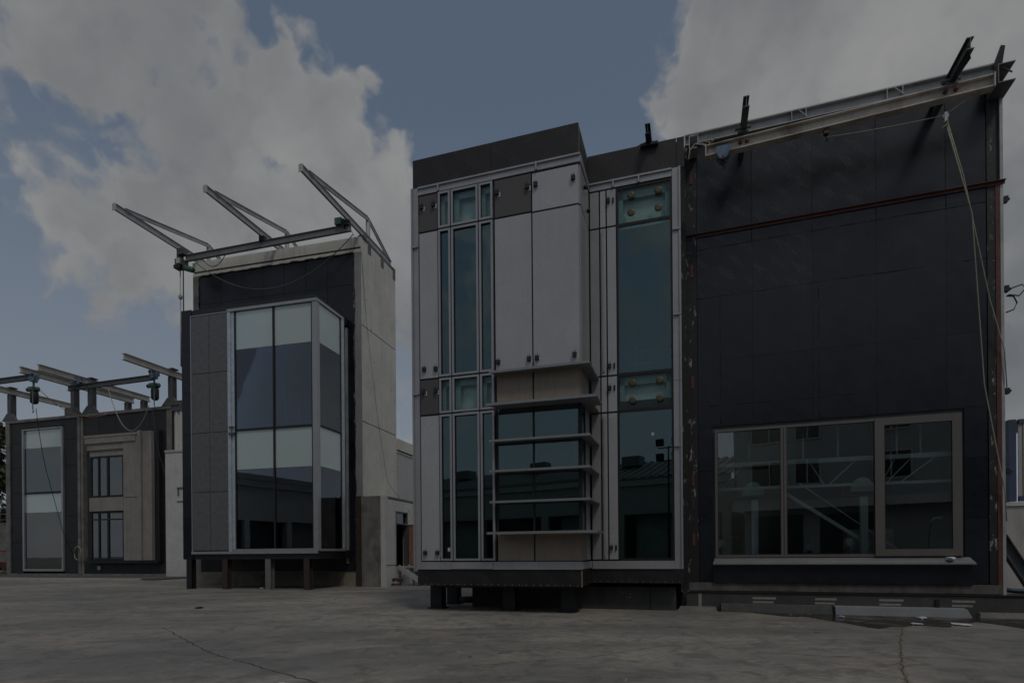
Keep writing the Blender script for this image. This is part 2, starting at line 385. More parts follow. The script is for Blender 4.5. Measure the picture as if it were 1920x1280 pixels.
def build_ground():
    g = MB().add([(-500, -500, 0), (500, -500, 0), (500, 900, 0), (-500, 900, 0)], [(0, 1, 2, 3)])
    me = g.mesh('ground'); me.materials.append(ground_mat()); o = bpy.data.objects.new('ground', me); COL.objects.link(o); tag(o, 'stained grey concrete yard floor', None, None, 'structure')
    BASE['ground'] = (0, 0, 0)
    m_cr = mat('crack_dark', (.085, .074, .062), .95, 0, .3, 8)
    m_scr = mat('scrape_pale', (.36, .355, .34), .9, 0, .3, 12)
    def ribbon(pts, w, m, name, jit=.02, z=.004):
        mb = MB(); L = []; q = []
        for a, b in zip(pts, pts[1:]):
            n = max(2, int((Vector(b) - Vector(a)).length / .12))
            for i in range(n): q.append(Vector(a).lerp(Vector(b), i / n))
        q.append(Vector(pts[-1])); vs = []; fs = []
        for i, p in enumerate(q):
            d = (q[min(i + 1, len(q) - 1)] - q[max(i - 1, 0)]).normalized(); s = Vector((-d.y, d.x))
            ww = w * rnd.uniform(.3, 1.3); off = s * rnd.uniform(-jit, jit)
            vs += [(p.x + off.x + s.x * ww, p.y + off.y + s.y * ww, z), (p.x + off.x - s.x * ww, p.y + off.y - s.y * ww, z)]
        for i in range(len(q) - 1): fs.append((2 * i, 2 * i + 1, 2 * i + 3, 2 * i + 2))
        mb.add(vs, fs); part(name, mb, m, o)
    # joints and cracks across the slab
    ribbon([(-7.6, 12.4), (-4.9, 9.2), (-2.4, 7.0), (-1.2, 5.8)], .014, m_cr, 'crack', .03)
    ribbon([(7.95, 11.6), (6.4, 9.4), (5.2, 7.6), (4.2, 6.0)], .012, m_cr, 'crack', .02)
    m_sand = mat('joint_sand', (.21, .18, .135), .95, 0, .35, 14)
    ribbon([(7.95, 11.6), (6.4, 9.4), (5.2, 7.6), (4.2, 6.0)], .045, m_sand, 'joint_fill', .03, .002)
    ribbon([(-.6, 8.0), (1.2, 8.6), (2.6, 9.6)], .008, m_cr, 'crack', .03)
    ribbon([(3.6, 9.1), (4.4, 8.6), (5.0, 8.4)], .008, m_cr, 'crack', .03)
    ribbon([(-22., 22.), (-12., 24.), (-4., 22.2)], .02, m_cr, 'crack', .05)
    for k in range(34):
        x, y = rnd.uniform(-2.5, 5.5), rnd.uniform(6.6, 12.5); a = rnd.uniform(-.6, 1.8); l = rnd.uniform(.15, .6)
        mid = (x + math.cos(a) * l * .5 + rnd.uniform(-.08, .08), y + math.sin(a) * l * .5 + rnd.uniform(-.08, .08))
        ribbon([(x, y), mid, (x + math.cos(a) * l, y + math.sin(a) * l)], rnd.uniform(.003, .011), m_scr, 'scrape', .012)
    return o
GROUND = build_ground()

def puddle():
    m = bpy.data.materials.new('puddle_water'); m.use_nodes = True; T = NT(m.node_tree); b = T.n['Principled BSDF']
    tc = T.new('ShaderNodeTexCoord')
    b.inputs['Base Color'].default_value = (.040, .034, .027, 1); b.inputs['Specular IOR Level'].default_value = .3
    T.l.new(T.mr(T.noise(tc.outputs['Object'], 1.6, 5, .6),   .4, .62, .12, .5), b.inputs['Roughness'])
    rr = random.Random(3); top = []; bot = []
    xs = [-2.0 + i * .14 for i in range(60)]
    for i, u in enumerate(xs):
        e = max(0, min(1, (u + 2.0) / 1.6)) * max(0, min(1, (6.4 - u) / 1.2))
        w = .12 + e * (1.75 + .55 * math.sin(u * 1.9 + .4) + .30 * math.sin(u * 4.1 + 1) + .12 * math.sin(u * 9.3) + .06 * rr.uniform(-1, 1))
        top.append((u, -.22, .005)); bot.append((u, -.24 - w, .005))
    n = len(xs); mb = MB().add(bot + top, [(i, i + 1, n + i + 1, n + i) for i in range(n - 1)])
    solo('puddle', mb, m, 'dark muddy puddle along the light kerb below the big window', None, F1, kind='structure')
puddle()

# ================================================================== RIGHT TEST BUILDING (black membrane, big window)
def building_right():
    t = thing('test_building', 'black membrane clad test building with big taupe framed window', 'building', F1)
    w = MB()
    y0, y1, th = .03, 7.6, .28
    W0, W1, Z0, Z1 = -2.78, 2.66, 1.40, 4.77
    w.box(-3.44, W0, y0, y0 + th, .5, 12.6).box(W1, 3.42, y0, y0 + th, .5, 12.6).box(W0, W1, y0, y0 + th, .5, Z0).box(W0, W1, y0, y0 + th, Z1, 12.6)
    w.box(-3.44, -3.2, y0 + th, y1, .5, 12.6).box(3.2, 3.42, y0 + th, y1, .5, 12.6).box(-3.2, 3.2, y1 - .25, y1, .5, 12.6)
    w.box(-3.2, 3.2, y0 + th, .9, 12.3, 12.6).box(-3.2, 3.2, 6.8, y1 - .25, 12.3, 12.6).box(-3.2, 3.2, y0 + th, y1 - .25, .5, .6)  # unseen roof, opened in the middle to bring daylight into the hall
    part('wall', w, mat('hall_wall', (.07, .075, .072), .85, 0, .15, .8), t)
    # membrane sheets
    us = [-3.19, -1.83, -.43, .96, 2.39, 3.17]; zs = [4.86, 6.62, 8.3, 9.6, 12.42]
    for i in range(5):
        for j in range(4):
            a = rnd.uniform(0, .006)
            mb = MB(); x0, x1, z0, z1 = us[i] + .002, us[i + 1] - .002, zs[j] + .002, zs[j + 1] - .002
            ya, yb = -.006 - rnd.uniform(0, .006), -.006 - rnd.uniform(0, .006)
            mb.hexa([(x0, ya, z0), (x1, yb, z0), (x1, .028, z0), (x0, .028, z0), (x0, ya, z1), (x1, yb, z1), (x1, .028, z1), (x0, .028, z1)])
            part('membrane_sheet', mb, M_mem if (j == 3 and i < 3) or (j == 2 and i < 2) else M_mem2, t)
    for x0, x1 in ((-3.19, -2.83), (2.71, 3.17)):
        for z0, z1 in ((.76, 2.3), (2.3, 3.7), (3.7, 4.86)):
            part('membrane_sheet', B(x0 + .004, x1 - .004, -.008, .028, z0 + .004, z1 - .004), M_mem2, t)
    # lumpy sealant beads over the seams
    def bead(p0, p1, name='seam'):
        p0, p1 = Vector(p0), Vector(p1); n = max(6, int((p1 - p0).length / .18)); pts = []
        rr = []
        for i in range(n + 1):
            p = p0.lerp(p1, i / n); pts.append(p + Vector((rnd.uniform(-.008, .008), 0, rnd.uniform(-.008, .008)))); rr.append(rnd.uniform(.006, .015))
        part(name, MB().tube(pts, rr, 6), M_strip2, t)
    M_strip2 = mat('bitumen_bead', (.004, .004, .005), .75, 0, .3, 5, bump=.3, bscale=30)
    for x in us[1:-1]: bead((x, -.004, 9.62), (x, -.004, 12.4))
    bead((-3.19, -.004, 9.6), (3.17, -.004, 9.6)); bead((-3.19, -.004, 8.3), (3.17, -.004, 8.3)); bead((-3.19, -.004, 4.92), (3.1, -.004, 4.9)); bead((-2.9, -.004, 5.42), (.6, -.004, 5.42))
    for x in (-2.62, -.3): bead((x, -.004, 4.9), (x, -.004, 8.3))
    # edges
    part('edge_strip', B(-3.49, -3.2, -.05, .028, .5, 12.38), M_strip, t); part('edge_strip', B(3.18, 3.325, -.03, .028, .76, 12.38), M_strip, t)
    part('edge_trim', B(3.43, 3.49, -.03, .4, .5, 12.42), M_galv, t)
    part('corner_post', MB().channel((3.38, -.04, .5), (3.38, -.04, 9.96), .09, .07, .012, up=(1, 0, 0)), M_rust, t, 'rusty red steel post')
    part('angle_bar', MB().box(-3.48, 3.52, -.045, -.032, 9.92, 10.0).box(-3.48, 3.52, -.11, -.045, 9.988, 10.0), M_rust, t, 'rusty red steel angle across the black wall')
    for z in (11.55, 9.05, 6.1, 3.5, 1.9): part('tie_plate', B(-3.36, -3.29, -.062, -.05, z - .18, z + .16), M_rust, t)
    for z in (9.6, 7.55, 5.2, 3.35):
        part('side_lug', MB().box(3.52, 3.60, .0, .12, z - .07, z + .06).lathe((3.60, .06, z), (1, 0, 0), [(0, .03), (.04, .03)], 8), M_dksteel, t)
    # window: frame, opening sash, panes, sill
    fr = MB(); yf, yb = -.035, .12
    fr.box(-2.78, -2.715, yf, yb, 1.40, 4.77).box(2.60, 2.66, yf, yb, 1.40, 4.77).box(-2.715, 2.60, yf, yb, 4.70, 4.77).box(-2.715, 2.60, yf, yb, 1.40, 1.47)
    fr.box(-1.20, -1.135, yf, yb, 1.47, 4.70).box(-1.125, -1.06, yf, yb, 1.47, 4.70)
    fr.box(.90, .95, yf, yb, 1.47, 4.70)
    wf = part('window_frame', fr, M_taupe, t)
    sg = MB(); ys = -.075
    sg.box(.885, 1.085, ys, -.036, 1.42, 4.74).box(2.46, 2.65, ys, -.036, 1.42, 4.74).box(1.085, 2.46, ys, -.036, 4.585, 4.74).box(1.085, 2.46, ys, -.036, 1.42, 1.585)
    part('sash_frame', sg, M_taupe, wf)
    gk = MB()
    for a, b, c, d in ((-2.715, -1.20, 1.47, 4.70), (-1.06, .90, 1.47, 4.70), (1.085, 2.46, 1.585, 4.585)):
        y = -.03 if a < 1 else -.07
        e = .012
        for q in ((a, a + e, c, d), (b - e, b, c, d), (a, b, c, c + e), (a, b, d - e, d)): gk.box(q[0], q[1], y + .006, y + .03, q[2], q[3])
        part('pane', B(a, b, y + .02, y + .028, c, d), M_gclear, wf)
    part('gasket', gk, M_black, wf)
    part('sill', MB().hexa([(-2.85, -.22, 1.215), (2.86, -.22, 1.215), (2.80, -.02, 1.215), (-2.80, -.02, 1.215), (-2.85, -.22, 1.245), (2.86, -.22, 1.245), (2.80, -.02, 1.385), (-2.80, -.02, 1.385)]), M_sill, t)
    part('apron', B(-2.84, 2.84, -.11, -.012, .745, 1.212), M_mem2, t)
    # base
    part('base_lip', B(-3.46, 3.40, -.06, .3, .53, .742), mat('stained_lip', (.13, .122, .108), .85, 0, .3, 2.2, bump=.3, bscale=16, dirt=.7, dirtcol=(.035, .032, .028), streak=.4), t)
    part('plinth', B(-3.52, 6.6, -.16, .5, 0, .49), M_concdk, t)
    part('plinth_edge', B(-3.55, 6.6, -.19, .5, .49, .515), M_dksteel, t)
    mk = mat('pale_paint_mark', (.28, .27, .24), .85, 0, .25, 18)
    for u, wd in ((-1.62, .55), (-.22, .48), (1.18, .5), (2.62, .45)):
        part('paint_mark', MB().box(u - wd / 2, u + wd / 2, -.163, -.16, .33, .385), mk, t)
        part('paint_mark', MB().box(u - wd / 2, u + wd * .4, -.163, -.16, .23, .28), mk, t)
    part('paint_mark', B(-3.22, -3.14, -.163, -.16, .12, .46), mk, t)
    part('pipe_stub', B(2.06, 2.14, -.20, -.16, .18, .4), M_dksteel, t)
    part('footing', MB().hexa([(-3.75, -.42, 0), (-2.75, -.42, 0), (-2.75, -.16, 0), (-3.75, -.16, 0), (-3.68, -.36, .10), (-2.8, -.36, .10), (-2.8, -.16, .12), (-3.68, -.16, .12)]), M_conc, t)
    # roof edge channel with gussets
    f = MB().box(-3.48, 3.40, -.10, .02, 12.40, 12.42).box(-3.48, 3.40, .0, .02, 12.42, 12.68).box(-3.48, 3.40, -.10, .0, 12.66, 12.69).box(-3.48, 3.45, .02, .4, 12.6, 12.64)
    part('roof_channel', f, M_galv, t)
    for u in (-.72, 1.36, -3.3):
        g = MB().box(u - .17, u - .155, -.10, .0, 12.42, 12.66).box(u + .155, u + .17, -.10, .0, 12.42, 12.66).bar((u, -.09, 12.65), (u + .2, -.09, 12.43), .03, .015)
        part('gusset', g, M_galv, t)
    part('corner_bracket', MB().channel((3.2, -.55, 12.12), (3.2, .3, 12.12), .42, .32, .02).bar((3.25, -.5, 12.3), (3.5, -.45, 12.15), .025, .025).hexa([(3.30, -.1, 12.6), (3.46, -.1, 12.6), (3.46, .05, 12.6), (3.30, .05, 12.6), (3.38, -.25, 12.95), (3.46, -.25, 12.92), (3.46, -.2, 12.95), (3.38, -.2, 12.95)]), M_steel, t)
    part('end_stub', MB().channel((-3.36, -.45, 12.22), (-3.36, .2, 12.22), .34, .2, .02), M_galv, t)
    # cut-off jib stubs pointing out over the yard
    for u, l in ((-2.09, 1.85), (2.15, 1.95)):
        j = MB().ibeam((u, .2, 11.92), (u + .03, -l, 11.92), .25, .13, .02, .014)
        j.box(u - .12, u + .12, -1.12, -.9, 11.74, 11.79).lathe((u - .18, -1.05, 11.87), (1, 0, 0), [(0, .04), (.36, .04)], 8)
        part('jib_stub', j, M_steel, t)
    part('jib_stub', MB().hexa([(2.16, -1.9, 11.78), (2.28, -1.7, 11.78), (2.2, -1.1, 11.78), (2.1, -1.1, 11.78), (2.18, -1.9, 12.0), (2.26, -1.7, 11.95), (2.2, -1.2, 11.9), (2.1, -1.2, 11.9)]), M_dksteel, t)
    # things inside the hall seen through the window
    h = thing('test_rig', 'pale steel test rig with posts and rails behind the big window', 'rig', F1, (0, 3.0, .6))
    M_rig = mat('pale_rig_steel', (.74, .80, .76), .6, .05, .1, 2)
    for u in (-1.75, .85):
        part('post', MB().ibeam((u, .85, .6), (u, .85, 2.95), .16, .16, .02, .02, up=(0, 1, 0)), M_rig, h)
        sc = part('dial', MB().prism([(.27 * math.cos(k * math.pi / 12), .36 * math.sin(k * math.pi / 12)) for k in range(13)], 1.28 - .55, 1.34 - .55, lambda p, y: (u - .05 + p[0], y, 3.08 + p[1])), M_rig, h)
        part('dial_housing', MB().box(u - .5, u + .42, .78, .95, 2.98, 3.04).box(u - .5, u - .45, .78, .95, 3.04, 3.8).box(u + .37, u + .42, .78, .95, 3.04, 3.8).box(u - .5, u + .42, .78, .95, 3.8, 3.86), mat('dark_red', (.16, .03, .025), .6), h)
    for z, yy in ((3.88, .40), (3.24, .5)):
        part('rail', MB().box(-3.1, 3.1, yy, yy + .1, z - .055, z + .055) if z > 3.5 else MB().box(-3.1, 3.1, yy, yy + .06, z - .035, z + .035), M_rig, h)
    for u in (-2.4, -1.9, -.6, .2, 1.5, 2.0): part('hanger', MB().tube([(u, .5, 3.9), (u, .5, 5.4)], .022, 6), M_rig, h)
    for a, b in (((-.95, .95, 3.1), (1.0, .95, 1.7)), ((-.6, 1.2, 3.4), (1.9, 1.2, 1.4)), ((1.9, .5, 3.95), (1.3, .6, 3.26)), ((1.5, .5, 3.95), (1.2, .6, 3.26)), ((2.45, .5, 3.95), (1.6, .6, 3.26)), ((-.5, .5, 3.95), (-.1, .6, 3.26)), ((.7, .5, 3.95), (.0, .6, 3.26)), ((-2.0, .5, 3.95), (-2.6, .6, 3.26))):
        part('brace', MB().bar(a, b, .05 if a[2] < 3.5 else .02, .09 if a[1] == .95 else .025), M_rig, h)
    yl = mat('yellow_rail', (.42, .30, .03), .6)
    gr = MB()
    for u in (-2.75, -2.4, -2.05): gr.tube([(u, 1.2, .6), (u, 1.2, 1.95)], .03, 6)
    gr.tube([(-2.75, 1.2, 1.95), (-2.05, 1.2, 1.95)], .03, 6).tube([(-2.4, 1.2, 1.95), (-2.6, 1.2, .6)], .025, 6)
    solo('guard_rail', gr, yl, 'yellow guard rail low behind the left window pane', 'rail', F1, (-2.4, 1.2, .6))
    solo('test_floor_box', MB().box(1.25, 2.4, 4.2, 5.2, .6, 2.2).box(1.3, 2.35, 4.15, 4.2, .7, 2.1), M_wpaint, 'pale cabinet standing deep inside behind the opening sash', 'cabinet', F1, (1.8, 4.6, .6))
    return t
BR = building_right()

# hoist beam and tackle on the right building
hb = thing('hoist_beam', 'rusty white steel hoist beam hung along the top of the black wall', 'beam', F1, (0, -1.0, 11.6))
part('beam', MB().ibeam((-2.96, -1.0, 11.49), (2.93, -1.0, 11.64), .27, .20, .024, .016), M_beam, hb)
for u, z in ((-2.95, 11.49), (2.92, 11.64)): part('end_plate', B(u - .012, u + .012, -1.12, -.9, z - .15, z + .15), M_steellt, hb)
for u in (-2.15, -2.0, 2.05, 2.25): part('bolt', MB().lathe((u, -1.0, 11.52 + (u + 2.96) * .0255), (0, -1, 0), [(0, .045), (.09, .045), (.1, .02)], 8), M_rust, hb)
tr = thing('beam_trolley', 'blue beam trolley clamped near the low end of the rusty hoist beam', 'trolley', F1, (-2.55, -1.0, 11.3))
part('side_plate', MB().prism([(-.16, .14), (.16, .14), (.16, 0), (.08, -.16), (-.08, -.16), (-.16, 0)], -1.14, -1.115, lambda p, q: (-2.55 + p[0], q, 11.36 + p[1])), M_blue, tr)
part('side_plate', MB().prism([(-.16, .14), (.16, .14), (.16, 0), (.08, -.16), (-.08, -.16), (-.16, 0)], -.885, -.86, lambda p, q: (-2.55 + p[0], q, 11.36 + p[1])), M_blue, tr)
part('wheel', MB().lathe((-2.63, -1.115, 11.41), (0, 1, 0), [(0, .05), (.07, .05)], 10), M_dksteel, tr); part('wheel', MB().lathe((-2.47, -1.115, 11.41), (0, 1, 0), [(0, .05), (.07, .05)], 10), M_dksteel, tr)
part('hook', MB().box(-2.58, -2.52, -1.14, -.86, 11.17, 11.25).tube([(-2.55, -1.0, 11.2), (-2.55, -1.0, 11.1), (-2.5, -1.0, 11.05), (-2.55, -1.0, 11.01)], .018, 6), M_rust, tr)
hk = thing('beam_clamp', 'small dark clamp hanging under the middle of the hoist beam', 'clamp', F1, (-.28, -1.0, 11.3))
part('clamp_body', B(-.33, -.23, -1.06, -.94, 11.30, 11.42), M_rust, hk); part('hook', MB().tube([(-.28, -1, 11.32), (-.28, -1, 11.22), (-.24, -1, 11.18), (-.29, -1, 11.15)], .016, 6), M_dksteel, hk)
rp = thing('rope_tackle', 'pale rope tackle strung from the hoist beam down past the red post', 'rope', F1, (2.06, -1.0, 11.0))
part('pulley', MB().lathe((2.06, -1.03, 11.13), (0, 1, 0), [(0, .06), (.06, .06)], 12).box(2.03, 2.09, -1.05, -.95, 11.0, 11.2), M_galv, rp)
part('rope', MB().tube([(2.85, -.95, 11.62), (2.4, -.98, 11.38), (2.08, -1.0, 11.17)], .011, 6), M_rope, rp)
part('rope', MB().tube(sag((2.06, -1.0, 11.16), (-.27, -1.0, 11.24), .03), .009, 6), M_rope, rp)
part('rope', MB().tube([(2.05, -1.0, 11.08), (2.30, -.98, 10.0), (2.57, -.9, 8.95), (2.92, -.5, 5.27), (3.35, -.2, 3.22), (3.44, -.12, 2.9), (3.47, -.1, 2.2)], .013, 6), M_rope, rp)
part('rope', MB().tube([(2.08, -1.0, 11.08), (2.42, -.9, 9.8), (3.11, -.3, 7.24), (3.46, -.1, 6.1), (3.52, -.05, 5.2)], .013, 6), M_rope, rp)
part('knot', MB().tube([(2.02, -1.03, 10.97), (2.08, -1.05, 11.02), (2.12, -1.03, 10.96), (2.04, -1.04, 10.9), (1.97, -1.03, 10.86)], .014, 6), M_rope, rp)
solo('rope_bundle', MB().tube([(-3.42, -.5, 12.05), (-3.45, -.5, 11.8), (-3.36, -.5, 11.75), (-3.34, -.5, 11.98), (-3.2, -.52, 12.1), (-3.0, -.6, 11.98), (-2.92, -.6, 11.85), (-2.86, -.6, 12.0), (-3.02, -.6, 12.06), (-2.92, -.6, 11.9), (-2.7, -.8, 11.95)], .022, 6), M_rope, 'knotted pale rope bundle at the left end of the roof channel', 'rope', F1, (-3.2, -.5, 11.7))
solo('loose_cable', MB().tube([(3.55, .05, 7.45), (3.68, .05, 7.55), (3.86, .05, 7.6), (3.92, .05, 7.5), (3.8, .05, 7.35), (3.62, .05, 7.4), (3.56, .05, 7.38), (3.7, .05, 7.35), (3.76, .05, 7.2), (3.7, .05, 7.05), (3.55, .05, 7.0)], .016, 6), M_cable, 'black cable loop sticking out from the far right wall edge', 'cable', F1, (3.55, .05, 7.0))
kb = solo('kerb_block', MB().hexa([(-.05, -.42, .0), (2.70, -.42, .0), (2.62, -.17, 0), (-.05, -.17, 0), (-.05, -.38, .19), (2.62, -.38, .19), (2.62, -.17, .21), (-.05, -.17, .21)]), mat('kerb_light', (.24, .245, .25), .8, 0, .12, 3, bump=.15), 'pale grey kerb block lying in the puddle below the window', 'kerb', F1, (1.3, -.3, 0))
solo('kerb_block', MB().hexa([(-2.66, -.34, 0), (-.1, -.36, 0), (-.1, -.17, 0), (-2.66, -.17, 0), (-2.66, -.30, .20), (-.12, -.32, .20), (-.12, -.17, .21), (-2.66, -.17, .21)]), mat('kerb_mossy', (.085, .09, .083), .85, 0, .2, 3, dirt=.5), 'darker mossy kerb block beside the concrete footing', 'kerb', F1, (-1.3, -.3, 0))
solo('kerb_block', MB().hexa([(2.86, -.36, 0), (6.2, -.36, 0), (6.2, -.17, 0), (2.86, -.17, 0), (2.9, -.30, .10), (6.2, -.30, .12), (6.2, -.17, .13), (2.9, -.17, .12)]), M_conc, 'low broken concrete kerb under the red corner post', 'kerb', F1, (4, -.3, 0))

# ================================================================== MIDDLE MOCK-UP (grey panels, teal glass, ledges)
def mockup_mid():
    # hall behind it
    c = thing('test_hall', 'dark concrete test hall standing behind the grey panelled facade mock-up', 'building', FM)
    cw = MB().box(-4.55, 1.42, .95, 8.0, 0, 11.9)
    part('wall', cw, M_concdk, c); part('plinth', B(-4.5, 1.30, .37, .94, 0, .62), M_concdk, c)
    part('filler_wall', B(1.425, 1.62, .42, .94, .5, 12.2), M_strip, c)
    part('plinth_post', B(.62, .66, .355, .37, .02, .62), M_dksteel, c)
    mk = mat('pale_paint_mark', (.28, .27, .24), .85, 0, .25, 18)
    for u, z in ((.02, .34), (.10, .34), (.10, .42), (-.1, .45)): part('paint_mark', B(u - .014, u + .014, .362, .37, z - .014, z + .014), mk, c)
    part('jib_stub', MB().ibeam((.72, .6, 12.38), (.71, -.42, 12.38), .26, .13, .02, .014).box(.5, .95, -.1, .25, 12.18, 12.25), M_dksteel, c)
    part('stay_cable', MB().tube([(-.6, .4, 12.25), (.7, .1, 12.42), (1.4, .3, 12.3)], .012, 6), M_cable, c)
    part('pipe_end', MB().lathe((-4.62, .6, .17), (1, 0, 0), [(-.35, .09), (-.1, .1), (.3, .1)], 12), M_brown, c)

    t = thing('facade_mockup', 'tall grey panelled facade mock-up with teal glass and thin ledges', 'mock-up', FM, (-2, -.6, 0))
    Y = -1.3
    # dark carcass, open to the front
    k = MB()
    k.box(-5.46, -5.40, Y + .05, .9, .74, 12.24).box(-.95, -.91, Y + .25, .0, 5.9, 12.2).box(-5.40, -.95, Y + .06, .9, 12.14, 12.2).box(-5.40, -.95, Y + .1, .9, .76, 1.30)
    k.box(-5.40, 1.40, .82, .9, .76, 12.14).box(-5.40, -.95, Y + .3, .82, 5.35, 5.6).box(-.91, 1.40, .10, .82, 5.35, 5.6)
    k.box(-.90, 1.42, .06, .82, 12.14, 12.2).box(-.90, 1.42, .06, .82, .76, 1.30).box(1.36, 1.42, .06, .82, 1.30, 12.14)
    k.box(-5.36, -4.78, Y + .05, Y + .12, 1.3, 12.1).box(-3.14, -.95, Y + .05, Y + .12, 5.5, 12.1).box(-3.14, -.95, Y + .05, Y + .12, 1.3, 2.1).box(-.9, -.15, .05, .12, 1.3, 12.1)
    part('carcass', k, M_dark, t)
    def seam_panel(name, x0, x1, z0, z1, m, y=None, dep=.05, g=.014, lab=None):
        y = Y if y is None else y
        return part(name, B(x0 + g, x1 - g, y, y + dep, z0 + g, z1 - g), m, t, lab)
    # parapet and skirt sheets
    for x0, x1 in ((-5.5, -3.24), (-3.23, -.95)): part('parapet_sheet', B(x0, x1, Y + .02, Y + .05, 11.5, 12.30), M_par, t)
    part('parapet_sheet', B(-.95, -.92, Y + .02, 0.0, 11.5, 12.30), M_par, t)
    for x0, x1 in ((-.915, 1.40), (1.41, 1.60)): part('parapet_sheet', B(x0, x1, .01, .04, 11.5, 12.28), M_par, t)
    for x0, x1 in ((-5.43, -3.4), (-3.395, -.93)): part('skirt_sheet', B(x0, x1, Y - .01, Y + .02, .70, 1.13), M_par, t)
    part('skirt_sheet', B(-.925, -.90, Y - .005, -.01, .71, 1.13), M_par, t); part('skirt_sheet', B(-.895, 1.50, -.01, .02, .74, 1.11), M_par, t)
    part('corner_batten', B(-.925, -.90, Y - .02, Y - .011, .70, 1.12), mat('raw_wood', (.30, .20, .12), .8), t)
    sc = MB()
    for i in range(24): sc.box(-5.40 + i * .19, -5.384 + i * .19, Y - .018, Y - .01, .735, .751)
    for i in range(13): sc.box(-.82 + i * .185, -.804 + i * .185, -.018, -.01, .775, .791)
    o = part('screw_row', sc, M_galv, t); o['kind'] = 'stuff'
    # mitred trim channels
    def trim(x0, x1, z0, z1, y, side):
        mb = MB().box(x0, x1, y - .02, y + .06, z0, z1); r = .045
        if side == 'T': mb.box(x0, x1, y - .06, y - .02, z1 - r, z1)
        if side == 'B': mb.box(x0, x1, y - .05, y - .02, z0, z0 + .03)
        if side == 'L': mb.box(x0, x0 + r, y - .06, y - .02, z0, z1)
        if side == 'R': mb.box(x1 - r, x1, y - .06, y - .02, z0, z1)
        part('trim_channel', mb, M_trim, t)
    trim(-5.53, -5.33, 1.14, 5.9, Y, 'L'); trim(-5.53, -5.33, 5.91, 9.9, Y, 'L'); trim(-5.53, -5.33, 9.91, 11.50, Y, 'L')
    trim(-5.325, -2.0, 11.30, 11.50, Y, 'T'); trim(-1.99, -.87, 11.30, 11.50, Y, 'T')
    trim(-5.325, -4.45, 1.14, 1.34, Y, 'B'); trim(-4.44, -3.25, 1.15, 1.335, Y, 'B'); trim(-3.24, -.90, 1.14, 1.34, Y, 'B')
    part('trim_channel', MB().box(-.92, -.86, Y + .07, -.065, 11.30, 11.49), M_trim, t); part('trim_channel', MB().box(-.92, -.86, Y + .0, -.06, 1.15, 1.33), M_trim, t)
    trim(-.855, 1.28, 11.30, 11.50, 0, 'T'); trim(1.29, 1.50, 6.0, 11.50, 0, 'R'); trim(1.29, 1.50, 1.12, 5.99, 0, 'R'); trim(-.855, 1.285, 1.12, 1.33, 0, 'B')
    for x, z, w_, h_, y in ((-4.72, 11.4, .04, .2, Y), (-2.0, 11.4, .04, .2, Y), (-5.43, 9.9, .2, .05, Y), (-5.43, 5.9, .2, .05, Y), (-.22, 11.4, .04, .2, 0), (.45, 11.4, .04, .2, 0), (1.4, 9.9, .2, .04, 0), (1.4, 7.7, .2, .04, 0), (1.4, 4.3, .2, .04, 0)):
        part('splice', B(x - w_ / 2, x + w_ / 2, y - .07, y - .02, z - h_ / 2, z + h_ / 2), M_wframe, t)
    # flat cladding panels
    rows = [(10.29, 11.28, 'r1'), (6.30, 10.27, 'tall'), (5.32, 6.28, 'sp'), (1.36, 5.30, 'low')]
    for z0, z1, n in rows:
        m = M_dkpan if n in ('r1', 'sp') else M_alu
        seam_panel('cladding_panel', -5.32, -4.76, z0, z1, m)
    seam_panel('cladding_panel', -3.15, -2.14, 10.29, 11.28, M_dkpan); seam_panel('cladding_panel', -2.13, -.91, 10.27, 11.26, M_alu)
    seam_panel('cladding_panel', -3.15, -2.14, 6.26, 10.27, M_alu); seam_panel('cladding_panel', -2.13, -.91, 6.26, 10.25, M_alu)
    for x0, x1 in ((-3.14, -2.145), (-2.13, -.92)):
        seam_panel('beige_panel', x0, x1, 5.40, 6.22, M_beige, Y + .03); seam_panel('beige_panel', x0, x1, 1.35, 2.08, M_beige, Y + .03)
    # right-hand return of the box
    for z0, z1, m in ((10.27, 11.28, M_aluShade), (6.26, 10.25, M_aluShade)):
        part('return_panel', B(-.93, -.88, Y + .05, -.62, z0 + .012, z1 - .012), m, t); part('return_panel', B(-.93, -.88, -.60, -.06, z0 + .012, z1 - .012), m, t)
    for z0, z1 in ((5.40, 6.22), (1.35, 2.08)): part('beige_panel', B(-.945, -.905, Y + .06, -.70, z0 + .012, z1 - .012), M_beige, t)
    part('return_panel', B(-.945, -.90, -.68, -.06, 1.37, 6.22), M_aluShade, t)
    # recessed grey strips
    for x0, x1, m in ((-.865, -.60, M_aluShade), (-.59, -.42, M_alu), (-.41, -.15, M_alu)):
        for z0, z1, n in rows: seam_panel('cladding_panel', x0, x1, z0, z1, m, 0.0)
    for z0, z1 in ((6.4, 10.2), (1.45, 5.2)): part('fin', B(-.535, -.495, -.06, -.001, z0, z1), M_trim, t)
